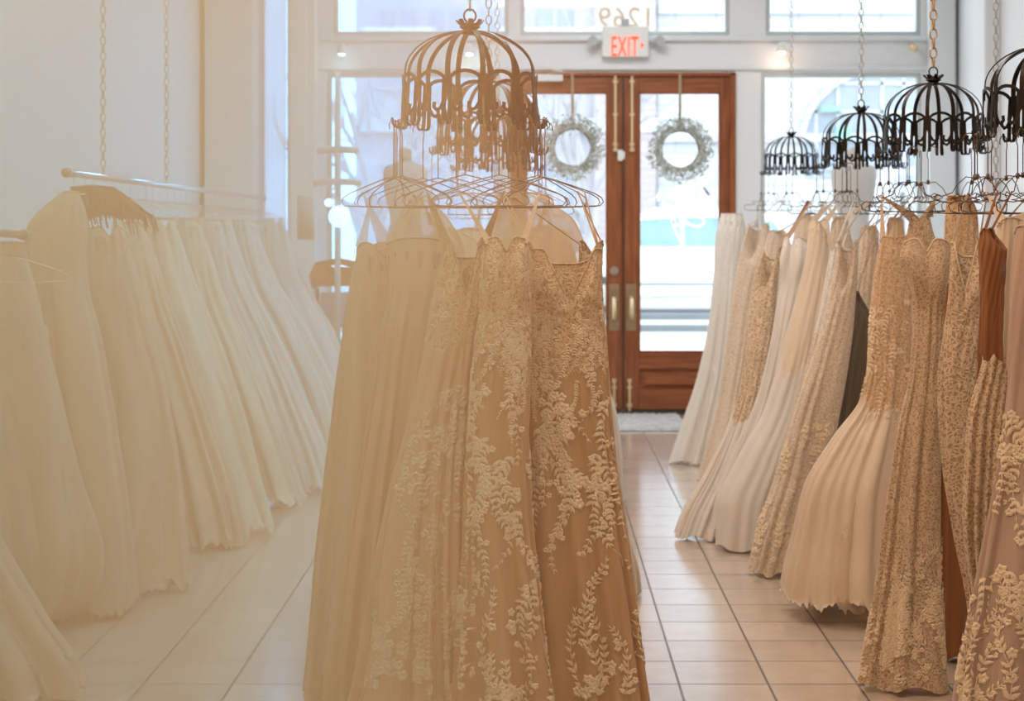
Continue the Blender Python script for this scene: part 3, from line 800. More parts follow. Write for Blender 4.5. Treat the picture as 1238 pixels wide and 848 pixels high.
# ------------------------------------------------------------------ gowns
def pchip(xk, yk, x):
    xk = np.array(xk, float); yk = np.array(yk, float)
    h = np.diff(xk); d = np.diff(yk) / h
    m = np.zeros(len(xk)); m[0] = d[0]; m[-1] = d[-1]
    for i in range(1, len(xk) - 1):
        if d[i - 1] * d[i] > 0:
            w1 = 2 * h[i] + h[i - 1]; w2 = h[i] + 2 * h[i - 1]
            m[i] = (w1 + w2) / (w1 / d[i - 1] + w2 / d[i])
    i = np.clip(np.searchsorted(xk, x) - 1, 0, len(xk) - 2)
    t = (x - xk[i]) / h[i]
    return ((2 * t ** 3 - 3 * t ** 2 + 1) * yk[i] + (t ** 3 - 2 * t ** 2 + t) * h[i] * m[i] + (-2 * t ** 3 + 3 * t ** 2) * yk[i + 1] + (t ** 3 - t ** 2) * h[i] * m[i + 1])

class Surf:
    def __init__(s, rows, Yt, Yh, dr=(.5, .6), folds=9, amp=.03, seed=0, neck='sweet', front=0.0, bust=0.0, hem_z=.02, waist=None, sway=0.0):
        r = np.random.default_rng(seed)
        s.rows = rows; py = np.array([q[0] for q in rows], float)
        tk = (py - py[0]) / (py[-1] - py[0]); s.tk = tk
        T = np.linspace(0, 1, 400); s.T = T
        Yv = Yt + (Yh - Yt) * T; sc = F / Yv
        xl = pchip(tk, [q[1] for q in rows], T); xr = pchip(tk, [q[2] for q in rows], T); pv = pchip(tk, py, T)
        s.cx = ((xl + xr) / 2 - VX) / sc; s.hw = np.maximum((xr - xl) / 2 / sc, .008)
        z = H - (pv - VY) / sc
        zt, zb = z[0], z[-1]
        s.z = (zt - (zt - z) * (zt - hem_z) / (zt - zb)) if hem_z is not None else z
        s.cy = Yv
        s.hd = s.hw * (dr[0] + (dr[1] - dr[0]) * T)
        s.waist = waist if waist is not None else .28
        s.amp = amp; s.n = folds; s.ph = r.random(6) * 6.28; s.neck = neck; s.front = front; s.bust = bust
        s.r = r; s.sway = sway
        ns = np.unique(np.clip(np.round(folds * r.uniform(.3, 2.1, 7)), 2, 40)); aa = 1 / ns ** .5 * r.uniform(.6, 1.2, len(ns)); aa = aa / np.sqrt((aa ** 2).sum()) * 1.05
        s.spec = [(n_, a_, r.uniform(0, 6.28), r.normal(0, 2.0)) for n_, a_ in zip(ns, aa)]
        s.H = zt - (hem_z or zb)
        s.tb = .16
    def drop(s, th):
        """how far the top edge dips below the tallest point, by angle"""
        a = (th - s.front + PI) % (2 * PI) - PI     # 0 = front centre
        if s.neck == 'sweet':
            front = .050 * np.exp(-(a / .22) ** 2) - .0 + .03 * (np.abs(a) / 1.4) ** 2
            return np.minimum(front, .09)
        if s.neck == 'v':
            return np.maximum(0, .17 * (1 - np.abs(a) / .75)) + .05 * np.clip((np.abs(a) - 1.2) / 1.5, 0, 1)
        if s.neck == 'high':
            return .03 * (1 - np.cos(a)) + .0 * a
        if s.neck == 'peak':
            return .10 * (1 - np.abs(np.cos(a + .5)) ** .8)
        return 0 * a
    def __call__(s, th, t):
        th = np.asarray(th, float); t = np.asarray(t, float); th, t = np.broadcast_arrays(th, t)
        I = lambda a: np.interp(t, s.T, a)
        cx, cy, hw, hd, z = I(s.cx), I(s.cy), I(s.hw), I(s.hd), I(s.z)
        c, sn = np.cos(th), np.sin(th)
        nx, ny = c / hw, sn / hd; l = np.hypot(nx, ny); nx, ny = nx / l, ny / l
        k = np.clip((t - s.waist * .6) / (1 - s.waist * .6), 0, 1) ** .85
        p = s.ph
        w = th + .25 * np.sin(2 * th + p[3]) + .10 * np.sin(3.1 * t + p[4])
        f = 0
        for (n_, a_, p_, q_) in s.spec:
            f = f + a_ * np.cos(n_ * w + p_ + q_ * t)
        f = np.tanh(1.4 * f) * .8
        # keep the folds inside the outline at the silhouette
        A = s.amp * (.10 + .90 * k) * np.minimum(1, hw / .12)
        d = A * (f - .6)
        # small wrinkles on the upper half
        d = d + .0016 * np.sin(13 * th + 34 * t * (1 + .3 * np.sin(th)) + p[5]) * (1 - k)
        if s.bust:
            a = (th - s.front + PI) % (2 * PI) - PI
            for sg in (-1, 1):
                d = d + s.bust * np.exp(-((a - sg * .55) / .36) ** 2 - ((t - .075) / .055) ** 2)
                d = d - s.bust * .25 * np.exp(-((a - sg * .55) / .5) ** 2 - ((t - .17) / .04) ** 2)
        x = cx + hw * c + nx * d; y = cy + hd * sn + ny * d
        z = z - s.drop(th) * np.clip(1 - t / s.tb, 0, 1)
        z = z + .012 * np.sin(5 * th + p[1]) * np.clip((t - .8) / .2, 0, 1)
        z = np.maximum(z, .006)
        return np.stack([x, y, z], -1)

def loft(S, t0, t1, nz, nth, off=0.0, ragged=0.0, seed=1, z_lift=0.0, seam=0.0, s0=False, s1=False):
    tt = np.linspace(0, 1, nz + 1); th = np.linspace(0, 2 * PI, nth, endpoint=False)
    TH, U = np.meshgrid(th, tt)
    wob = seam * (np.sin(2 * TH + S.ph[1]) + .45 * np.sin(5 * TH + S.ph[2]) + .25 * np.sin(13 * TH))
    A0 = t0 + (wob if s0 else 0); A1 = t1 + (wob if s1 else 0)
    T = A0 + (A1 - A0) * U
    P = S(TH, T)
    if off:
        du = S(TH + .01, T) - S(TH - .01, T); dv = S(TH, np.clip(T + .004, 0, 1)) - S(TH, np.clip(T - .004, 0, 1))
        n = np.cross(dv, du); n /= np.maximum(np.linalg.norm(n, axis=-1, keepdims=True), 1e-9)
        P = P + n * (off * np.clip((T - t0) / .15, .05, 1))[..., None] * -1.0
    if ragged:
        r = np.random.default_rng(seed); jit = r.random(nth)
        jit = .6 * jit + .4 * np.roll(jit, 1)
        P[-1, :, 2] += ragged * (jit - .2); P[-2, :, 2] += ragged * .4 * (jit - .2)
    P[..., 2] = np.maximum(P[..., 2] + z_lift, .004)
    V = P.reshape(-1, 3)
    idx = np.arange((nz + 1) * nth).reshape(nz + 1, nth)
    a = idx[:-1]; b = np.roll(idx, -1, 1)[:-1]; c = np.roll(idx, -1, 1)[1:]; d = idx[1:]
    Fc = np.stack([a, b, c, d], -1).reshape(-1, 4)
    return V, Fc

def applique(S, specs, mat, name, parent, org, seed=0, lift=.0025):
    """embroidered vines: leaves and blossoms laid on the surface. specs: list of motifs
       ('leaf', th, t, ang, L, W) / ('flower', th, t, ang, R)"""
    TH = []; T = []; U = []; Vv = []; HH = []; faces = []
    leaf = [(0, 0, 0), (.25, .42, .3), (.6, .40, .35), (1, 0, 0), (.6, -.40, .35), (.25, -.42, .3), (.5, 0, 1.0)]
    lf = [(0, 1, 6), (1, 2, 6), (2, 3, 6), (3, 4, 6), (4, 5, 6), (5, 0, 6)]
    def add(poly, fcs, th, t, ang, L, W, hgt):
        b = len(TH); ca, sa = math.cos(ang), math.sin(ang)
        for (u, v, h) in poly:
            uu, vv = u * L, v * W
            TH.append(th); T.append(t); U.append(uu * ca - vv * sa); Vv.append(uu * sa + vv * ca); HH.append(h * hgt)
        for f in fcs: faces.append([b + i for i in f])
    for sp in specs:
        if sp[0] == 'leaf': add(leaf, lf, sp[1], sp[2], sp[3], sp[4], sp[5], .0022)
        else:
            _, th, t, ang, R = sp
            for k_ in range(5):
                add(leaf, lf, th, t, ang + k_ * 2 * PI / 5, R, R * .95, .0035)
    TH, T, U, Vv, HH = map(np.array, (TH, T, U, Vv, HH))
    e = 1e-3
    P0 = S(TH, T); Pu = (S(TH + e, T) - S(TH - e, T)) / (2 * e); Pt = (S(TH, T + e) - S(TH, T - e)) / (2 * e)
    lu = np.maximum(np.linalg.norm(Pu, axis=-1), .02); lt = np.maximum(np.linalg.norm(Pt, axis=-1), .3)
    th2 = TH + U / lu; t2 = np.clip(T + Vv / lt, 0, .999)
    P = S(th2, t2); Pu = S(th2 + e, t2) - S(th2 - e, t2); Pt = S(th2, np.clip(t2 + e, 0, 1)) - S(th2, np.clip(t2 - e, 0, 1))
    n = np.cross(Pu, Pt); n /= np.maximum(np.linalg.norm(n, axis=-1, keepdims=True), 1e-9)
    # outward
    cen = np.stack([np.interp(t2, S.T, S.cx), np.interp(t2, S.T, S.cy), P[:, 2]], -1)
    sg = np.sign(np.sum(n * (P - cen), -1, keepdims=True)); sg[sg == 0] = 1
    P = P + n * sg * (lift + HH)[:, None]
    return link_mesh(name, P - np.array(org), faces, mat, parent)

def vines(S, r, n_vines, th0, th1, t0, t1, length=(.12, .3), size=.02, down=True, dense=1.0, flower=.25):
    """specs for climbing vines starting between the given limits"""
    out = []
    Hh = S.H
    for _ in range(n_vines):
        th = r.uniform(th0, th1); t = r.uniform(t0, t1); L = r.uniform(*length)
        ang0 = (PI / 2 if down else -PI / 2) + r.normal(0, .25); ph = r.uniform(0, 6)
        d = 0
        hwv = float(np.interp(t, S.T, S.hw)); w = max(hwv, .06)
        while d < L:
            ang = ang0 + .5 * math.sin(d * 14 + ph)
            st = size * .55 / dense
            th += math.cos(ang) * st / w; t += math.sin(ang) * st / Hh
            if not (0.0 < t < .985): break
            q = 1 - .55 * d / L
            sz = size * q * r.uniform(.8, 1.15)
            out.append(('leaf', th, t, ang, st * 1.15, size * .10))
            for sd in (-1, 1):
                if r.random() < .85: out.append(('leaf', th, t, ang + sd * r.uniform(.55, .95), sz, sz * .42))
            if r.random() < flower * q:
                sd = r.choice((-1, 1))
                out.append(('flower', th + sd * sz * .9 / w, t, r.uniform(0, 6), sz * r.uniform(.45, .65)))
                if r.random() < .5: out.append(('flower', th - sd * sz * .7 / w, t + .4 * sz / Hh, r.uniform(0, 6), sz * r.uniform(.35, .5)))
            d += st
    return out

def ribbon_mesh(p0, p1, w0, w1, sag=0.0, n=8, side=Vector((1, 0, 0))):
    mb = MB(); p0, p1 = Vector(p0), Vector(p1)
    pts, ws = [], []
    for i in range(n + 1):
        t = i / n; p = p0.lerp(p1, t); p = p + Vector((0, 0, -sag * math.sin(PI * t)))
        pts.append(p); ws.append(w0 + (w1 - w0) * t ** .6)
    mb.bar(pts, ws, .0012, lambda p, d: side)
    return mb

GOWNS = []
def gown(rows, Yt, Yh, label, bod, skirt, net=None, rack=None, style=0, straps=2, strap_w=(.03, .005), strap_mat=None,
         wst=.28, app=None, hrot=None, name='wedding_gown', cat='gown', group=None, ragged=.0, hkey='c', nth=150, tiers=None,
         topz=None, trim=None, res=1.0, overlay=None, belt=None, train=None, seam=.006, tier_mat=None, **kw):
    S = Surf(rows, Yt, Yh, waist=wst, **kw)
    seed = kw.get('seed', 0)
    org = (float(S.cx[0]), float(S.cy[0]), 0.0)
    g = empty(name, org)
    tag(g, label, cat, group)
    O = np.array(org)
    nzb = max(8, int(24 * res)); nzs = max(20, int(60 * res))
    V, Fc = loft(S, 0, wst, nzb, nth, seam=seam, s1=True); link_mesh('bodice', V - O, Fc, bod, g, True)
    V, Fc = loft(S, wst, 1, nzs, nth, ragged=ragged, seed=seed, seam=seam, s0=True); link_mesh('skirt', V - O, Fc, skirt, g, True)
    if net:
        S2 = Surf(rows, Yt, Yh, waist=wst, **{**kw, 'seed': seed + 50, 'amp': kw.get('amp', .03) * .8})
        V, Fc = loft(S2, .03, 1, nzs + 10, nth, off=.018, ragged=max(ragged, .03), seed=seed + 5); link_mesh('tulle_overlay', V - O, Fc, net, g, True)
    if tiers:
        for k_, tt in enumerate(tiers):
            S3 = Surf(rows, Yt, Yh, waist=wst, **{**kw, 'seed': seed + 70 + k_, 'amp': kw.get('amp', .03) * .8})
            V, Fc = loft(S3, wst + .02, tt, 40, nth, off=.045, ragged=.09, seed=seed + 9 + k_); link_mesh('ruffle_tier', V - O, Fc, tier_mat or net or skirt, g, True)
    if belt:
        V, Fc = loft(S, wst - .012, wst + .012, 3, nth); Cc = V.mean(0)
        V[:, 0] = Cc[0] + (V[:, 0] - Cc[0]) * 1.05; V[:, 1] = Cc[1] + (V[:, 1] - Cc[1]) * 1.05
        link_mesh('sash', V - O, Fc, belt, g, True)
    # necklines piping
    th = np.linspace(0, 2 * PI, 64, endpoint=False); P = S(th, np.full(64, .002))
    MB().tube([tuple(p - O) for p in P], .0035, 5, True).build('neckline_trim', trim or bod, g, True)
    # hanger
    if rack is not None:
        rx, ry, rz_, rs = RACKS[rack]
        dx, dy = S.cx[0] - rx, S.cy[0] - ry; dl_ = max(math.hypot(dx, dy), 1e-6)
        rr = (.247) * rs
        hx, hy = rx + dx / dl_ * rr, ry + dy / dl_ * rr
        hz = rz_ + (-.165 - .155) * rs
        far_out = dl_ > .40 and hrot is None
        ang = (math.atan2(dy, dx) + (0 if far_out else PI / 2)) if hrot is None else hrot
        ho, z0 = hanger(hx, hy, hz, ang, style, hkey)
        tipz = hz + z0
        dirv = Vector((math.cos(ang), math.sin(ang), 0))
        tips = [Vector((hx, hy, tipz - .05)) + dirv * ((.15 + .06 * sg) if far_out else sg * .13) for sg in (-1, 1)]
        tops = []
        for sg in (-1, 1):
            best = None
            for a_ in np.linspace(0, 2 * PI, 24, endpoint=False):
                p = S(a_, 0.003)
                v = (p[0] - S.cx[0]) * dirv.x * sg + (p[1] - S.cy[0]) * dirv.y * sg + p[2] * 2
                if best is None or v > best[0]: best = (v, p)
            tops.append(Vector(best[1]))
        for i in range(straps):
            j = i % 2
            if tips[j].z < tops[j].z: tips[j].z = tops[j].z + .03
            d = (tips[j] - tops[j]); sd = Vector((1, 0, 0)) if abs(dirv.x) > .5 else Vector((.7, .7, 0))
            far_ = min(1, .16 / max((tips[j] - tops[j]).length, .01))
            ribbon_mesh(tops[j] - Vector(org) - Vector((0, 0, .01)), tips[j] - Vector(org) + dirv * (.02 * (i // 2)), strap_w[0] * far_, min(strap_w[1], strap_w[0] * far_), side=sd).build('strap', strap_mat or bod, g)
    if app:
        r = np.random.default_rng(seed + 200)
        specs = app(S, r)
        a = applique(S, specs, app_mat.get(id(app), M['thread']), 'lace_applique', g, org, seed)
    GOWNS.append(g)
    return g, S
app_mat = {}

# --- middle row, nearest rack
# front angle: -pi/2 faces the camera
FR = -PI / 2
def app_full(nv, size, t0=0.0, t1=.9, th0=-PI, th1=0.0, L=(.12, .32), dense=1.0, fl=.25, hem=0):
    def f(S, r):
        o = vines(S, r, nv, th0, th1, t0, t1, L, size, True, dense, fl)
        if hem: o += vines(S, r, hem, th0, th1, .9, .98, (.15, .45), size * 1.1, False, dense, fl)
        return o
    return f

ap_c4 = app_full(13, .036, .20, .72, -PI * .95, -.05 * PI, (.20, .50), 1.0, .55, hem=7)
ap_c4b = app_full(46, .017, .0, .30, -PI * .95, -.05 * PI, (.08, .2), 1.1, .3)
app_c4 = lambda S, r: ap_c4(S, r) + ap_c4b(S, r)
ap_c5 = app_full(15, .036, .24, .50, -PI * .95, -.02 * PI, (.15, .42), 1.0, .4, hem=6)
ap_c5b = app_full(44, .017, .0, .30, -PI * .95, -.05 * PI, (.08, .2), 1.1, .3)
app_c5 = lambda S, r: ap_c5(S, r) + ap_c5b(S, r)
app_c3 = app_full(14, .034, .08, .75, -PI * .75, -PI * .2, (.15, .4), 1.1, .35, hem=6)
app_mat[id(app_c3)] = M['thread_soft']

gown([(284, 584, 641), (310, 582, 642), (360, 580, 640), (430, 571, 642), (520, 563, 641), (600, 560, 645), (700, 556, 656), (800, 548, 670), (862, 540, 680)], 5.42, 5.36,
     'champagne strapless gown covered in ivory lace vines, front centre of the middle rack', M['lace_main'], M['champ_d'], rack='c1', hrot=.05,
     neck='sweet', front=FR, bust=.022, amp=.026, folds=8, seed=11, dr=(.55, .62), wst=.24, app=app_c4, nth=220, strap_w=(.03, .006), strap_mat=M['champ_l'])
gown([(300, 640, 728), (345, 643, 727), (420, 638, 735), (500, 634, 742), (560, 640, 748), (620, 636, 758), (700, 634, 772), (780, 638, 784), (862, 628, 797)], 5.55, 5.50,
     'deep champagne gown with leafy lace down to the hips, right front of the middle rack', M['lace_main'], M['champ_d'], rack='c1', hrot=.0,
     neck='v', front=FR + .1, bust=.018, amp=.034, folds=8, seed=12, dr=(.45, .55), wst=.26, app=app_c5, nth=220, strap_w=(.012, .004), straps=4, strap_mat=M['champ_l'])
gown([(292, 540, 588), (350, 524, 585), (430, 508, 578), (520, 486, 572), (600, 464, 572), (700, 444, 574), (800, 428, 580), (862, 414, 590)], 5.52, 5.46,
     'soft champagne gown with a lace strip down its side, left of the strapless one', M['lace_main'], M['champ'], net=M['net_champ'], rack='c1', hrot=-.3,
     neck='v', front=FR, amp=.034, folds=7, seed=13, dr=(.6, .62), wst=.22, app=app_c3, nth=180, strap_w=(.05, .006), strap_mat=M['champ_l'])
gown([(286, 466, 545), (330, 470, 545), (430, 455, 540), (560, 435, 540), (700, 415, 545), (862, 395, 560)], 5.66, 5.62,
     'plain champagne chiffon gown, second from the left on the middle rack', M['champ_l'], M['champ'], net=M['net_champ'], rack='c1', hrot=-.5,
     neck='high', front=FR, amp=.03, folds=9, seed=14, dr=(.5, .55), wst=.2, nth=180, strap_w=(.085, .006), strap_mat=M['net_ivory'])
gown([(292, 432, 472), (350, 421, 490), (450, 408, 500), (560, 395, 510), (700, 380, 520), (800, 372, 520), (862, 366, 520)], 5.76, 5.72,
     'plain pale champagne gown at the left end of the middle rack', M['champ_l'], M['champ_l'], net=M['net_champ'], rack='c1', hrot=-.8,
     neck='peak', front=FR, amp=.03, folds=9, seed=15, dr=(.5, .6), wst=.2, nth=180, strap_w=(.055, .005), strap_mat=M['net_ivory'])
gown([(290, 701, 729), (330, 699, 728), (420, 690, 734), (560, 690, 747), (700, 690, 768), (862, 690, 789)], 5.82, 5.78,
     'slim slip gown with thin straps peeking out at the right end of the middle rack', M['lace_sand'], M['champ'], rack='c1', hrot=.4,
     neck='peak', front=0, amp=.02, folds=7, seed=16, dr=(.6, .6), wst=.25, straps=2, strap_w=(.006, .005), strap_mat=M['champ_d'])
gown([(232, 612, 660), (262, 598, 695), (300, 585, 708), (400, 575, 715), (600, 570, 725), (862, 560, 735)], 6.02, 5.98,
     'sheer high-backed gown seen above the strapless and leafy lace gowns of the middle rack', M['sheer'], M['champ'], rack='c1', hrot=.15,
     neck='high', front=FR, amp=.02, folds=9, seed=17, dr=(.35, .5), wst=.2, strap_w=(.09, .006), strap_mat=M['net_ivory'])
gown([(236, 495, 520), (262, 478, 545), (300, 470, 560), (500, 470, 570), (862, 440, 570)], 6.05, 6.0,
     'sheer gown with a narrow gathered top behind the plain chiffon gowns', M['sheer'], M['champ'], rack='c1', hrot=-.15,
     neck='peak', front=FR, amp=.02, folds=9, seed=18, dr=(.35, .5), wst=.2, strap_w=(.06, .006), strap_mat=M['net_ivory'])
# loose hangers showing on the nearest middle rack
for a_ in (.2, .55, .9, 1.3, 1.8, 2.3, 2.8, 3.3, 3.7, 5.9):
    x, y, zc, sc = RACKS['c1']
    hanger(x + .25 * math.cos(a_), y + .25 * math.sin(a_), zc - .322, a_ + PI / 2 + .5 * math.sin(7 * a_), 0, 'c')
for kx in ('c2', 'c3'):
    x, y, zc, sc = RACKS[kx]
    for a_ in (.4, 1.5, 3.0, 4.2, 5.3):
        hanger(x + .25 * math.cos(a_), y + .25 * math.sin(a_), zc - .322, a_ + PI / 2 + .3, 0, 'cb')
gown([(275, 610, 690), (320, 600, 700), (420, 600, 720), (560, 595, 740), (650, 590, 762), (700, 585, 776), (722, 585, 778)], 7.5, 7.3,
     'ivory tulle gown whose hem peeks out right of the middle rack', M['ivory'], M['ivory'], net=M['net_ivory'], rack='c2', neck='high', front=FR, amp=.03, seed=21, hkey='cb', res=.6, nth=110)
gown([(275, 520, 585), (340, 515, 590), (500, 490, 600), (722, 480, 610)], 7.7, 7.5,
     'ivory gown on the second middle rack, nearly hidden by the front gowns', M['ivory'], M['ivory'], rack='c2', neck='peak', front=FR, amp=.03, seed=22, hkey='cb', res=.6, nth=110)
gown([(272, 620, 680), (320, 612, 690), (420, 610, 715), (505, 605, 746), (560, 600, 752), (618, 595, 754)], 9.6, 9.4,
     'white tulle gown on the rearmost middle rack, hem showing beside the doormat', M['white_tulle'], M['white_tulle'], net=M['net_white'], rack='c3', neck='high', front=FR, amp=.03, seed=23, hkey='cb', res=.6, nth=110)

# --- right row
def rg(*a, **k):
    k.setdefault('hkey', 'r'); k.setdefault('style', 1); k.setdefault('nth', 130); k.setdefault('res', .8)
    return gown(*a, **k)
rg([(258, 872, 898), (285, 865, 902), (330, 862, 900), (380, 856, 900), (450, 843, 900), (520, 822, 895), (563, 807, 890)], 12.0, 11.3,
   'white strapless tulle gown with a long skirt, farthest left in the right row', M['lace_white'], M['white_tulle'], net=M['net_white'], rack='r4', straps=0,
   neck='none', front=FR, amp=.03, seed=31, wst=.3, dr=(.7, .7))
rg([(270, 905, 930), (300, 896, 934), (360, 885, 926), (430, 876, 917), (500, 866, 907), (560, 850, 905), (590, 842, 905)], 11.1, 10.4,
   'slim ivory lace gown just right of the white strapless one', M['lace_ivory'], M['lace_ivory'], rack='r4', neck='v', front=FR - .4, amp=.02, seed=32, dr=(.6, .6), strap_w=(.05, .006))
rg([(278, 928, 952), (320, 918, 956), (420, 902, 945), (520, 882, 935), (600, 858, 925)], 10.6, 10.0,
   'ivory gown squeezed between the slim lace gown and the brown-strapped one', M['lace_ivory'], M['ivory'], rack='r3', neck='peak', front=FR, amp=.02, seed=33, dr=(.6, .6), strap_w=(.07, .006))
rg([(302, 922, 946), (330, 913, 941), (400, 904, 936), (470, 895, 926), (520, 880, 916), (580, 852, 906), (630, 824, 897), (656, 815, 890)], 9.3, 8.62,
   'beige lace gown with a brown strap and long white tulle train', M['lace_sand'], M['white_tulle'], net=M['net_ivory'], rack='r3', neck='v', front=FR - .3, amp=.028, seed=34, wst=.58, seam=.03, dr=(.7, .7), strap_mat=M['bronze'], strap_w=(.05, .02), straps=1)
rg([(285, 948, 978), (330, 944, 981), (400, 934, 974), (480, 916, 962), (560, 884, 952), (620, 862, 942), (660, 855, 936)], 9.1, 8.58,
   'pleated white gown with a gathered sweetheart top, left of the smooth satin one', M['white_tulle'], M['white_tulle'], net=M['net_white'], rack='r3', neck='sweet', front=FR - .5, bust=.03, amp=.03, folds=10, seed=35, wst=.3, dr=(.7, .7), strap_w=(.06, .006), strap_mat=M['lining_nude'])
rg([(264, 978, 1002), (300, 975, 1005), (350, 965, 1004), (420, 945, 1000), (500, 920, 990), (560, 886, 985), (620, 862, 975), (666, 862, 965)], 8.9, 8.36,
   'smooth ivory mermaid gown flaring into white tulle at the hem', M['ivory'], M['white_tulle'], net=M['net_ivory'], rack='r3', neck='peak', front=FR - .3, amp=.026, seed=36, wst=.52, seam=.07, dr=(.7, .7), strap_w=(.09, .006))
rg([(298, 1003, 1024), (380, 990, 1018), (480, 965, 1002), (600, 932, 978), (690, 915, 962)], 8.3, 7.95,
   'narrow white-edged lace gown behind the long lace column gown', M['lace_white'], M['lace_ivory'], rack='r3', neck='peak', front=FR, amp=.02, seed=37, dr=(.6, .6), strap_w=(.04, .006))
g_, S_ = rg([(290, 1013, 1038), (320, 1010, 1037), (370, 1000, 1034), (430, 982, 1028), (500, 958, 1016), (580, 936, 1002), (640, 916, 988), (698, 903, 968)], 8.05, 7.74,
   'long column gown in scalloped ivory lace, left of the dark olive panel', M['lace_ivory'], M['lace_ivory'], rack='r2', neck='v', front=FR - .2, amp=.022, folds=6, seed=38, dr=(.7, .7), strap_w=(.05, .006), strap_mat=M['white_tulle'], app=app_full(12, .035, .4, .9, -PI, 0, (.1, .25), 1, .4, hem=8))
rg([(352, 1027, 1040), (384, 1025, 1055), (430, 1016, 1053), (520, 1000, 1046), (620, 966, 1040), (681, 945, 1030)], 8.2, 8.02,
   'dark olive-brown organza gown hanging between lace gowns', M['olive'], M['olive'], rack='r2', neck='peak', front=FR, amp=.02, seed=39, dr=(.5, .5), strap_w=(.012, .004), strap_mat=M['lining_nude'])
rg([(272, 1040, 1062), (330, 1036, 1064), (450, 1032, 1062), (600, 1012, 1062), (672, 1000, 1062)], 8.5, 8.2,
   'ivory lace gown with tall thin straps behind the ruffled ball gown', M['lace_ivory'], M['ivory'], rack='r2', neck='peak', front=FR, amp=.02, seed=40, dr=(.6, .6), strap_w=(.04, .005))
rg([(285, 1064, 1100), (320, 1058, 1103), (380, 1052, 1106), (450, 1048, 1108), (490, 1040, 1112), (540, 1006, 1126), (600, 972, 1136), (660, 958, 1142), (710, 946, 1150), (742, 942, 1154)], 7.2, 6.98,
   'golden lace ball gown with a wide layered tulle skirt in the right row', M['lace_main'], M['ivory'], net=M['net_ivory'], tiers=[.68], tier_mat=M['ivory'], rack='r2', neck='peak', front=FR - .2, amp=.028, folds=12, seed=41, wst=.46, seam=.018, dr=(.6, .85), ragged=.09, strap_w=(.05, .006), hem_z=.06, nth=200,
   app=app_full(18, .03, .05, .46, -PI, 0, (.08, .25), 1, .3))
rg([(286, 1091, 1150), (305, 1088, 1150), (328, 1097, 1147), (380, 1104, 1142), (450, 1100, 1142), (520, 1086, 1142), (600, 1073, 1143), (700, 1060, 1144), (780, 1047, 1147), (840, 1036, 1152)], 5.95, 5.86,
   'strapless golden lace gown with rounded cups and scalloped hem, front of the right row', M['lace_gold'], M['lace_gold'], rack='r1', neck='sweet', front=FR - .15, bust=.03, amp=.03, folds=6, seed=42, wst=.22, dr=(.6, .6), nth=220, res=1.0, straps=0,
   trim=M['thread'], app=app_full(10, .022, .93, .97, -PI, 0, (.05, .1), 1, .3, hem=30))
rg([(292, 1150, 1190), (340, 1148, 1194), (400, 1141, 1188), (470, 1133, 1180), (550, 1137, 1182), (650, 1152, 1192), (750, 1170, 1200), (850, 1176, 1206)], 5.85, 5.72,
   'sand lace gown with a deep V neckline and long thin straps in the right row', M['lace_sand'], M['lace_sand'], rack='r1', neck='v', front=FR - .3, bust=.02, amp=.022, folds=6, seed=43, wst=.22, dr=(.6, .6), nth=160, strap_w=(.014, .008), strap_mat=M['ivory'], trim=M['thread'])
rg([(276, 1184, 1204), (300, 1183, 1217), (360, 1185, 1214), (432, 1181, 1213)], 5.42, 5.40,
   'bronze satin slip hanging short among the lace gowns', M['bronze'], M['bronze'], rack='r1', neck='peak', front=FR, amp=.02, folds=6, seed=44, wst=.3, dr=(.6, .6), hem_z=None, strap_w=(.012, .006))
rg([(236, 1146, 1172), (260, 1143, 1182), (330, 1140, 1184), (500, 1130, 1190), (840, 1120, 1200)], 6.35, 6.25,
   'champagne sequinned gown with a square top rising behind the V-necked lace gown', M['lace_main'], M['bronze'], rack='r1', neck='none', front=FR, amp=.02, folds=7, seed=45, wst=.2, dr=(.4, .5), strap_mat=M['bronze'], strap_w=(.04, .02))  # skirt coloured bronze to give the dark shade between its neighbours
rg([(262, 1207, 1240), (320, 1197, 1250), (420, 1190, 1250), (520, 1168, 1250), (640, 1163, 1244), (760, 1180, 1240), (862, 1185, 1245)], 5.55, 5.5,
   'draped ivory gown with swirled lace at the right edge of the picture', M['ivory'], M['lace_sand'], rack='r1', neck='high', front=FR - .2, amp=.03, folds=8, seed=46, wst=.28, dr=(.6, .5), nth=180, strap_w=(.06, .008), overlay=None)
rg([(272, 1228, 1292), (340, 1222, 1290), (480, 1216, 1290), (560, 1206, 1292), (650, 1190, 1296), (750, 1170, 1300), (850, 1152, 1306), (908, 1146, 1310)], 5.3, 5.22,
   'dusty blush tulle gown with bold ivory scroll embroidery in the bottom right corner', M['blush'], M['blush'], rack='r1', neck='v', front=FR, amp=.022, folds=8, seed=47, wst=.24, dr=(.6, .6), nth=200, res=1.0,
   app=app_full(13, .036, .32, .8, -PI, 0, (.15, .4), .9, .35, hem=14))
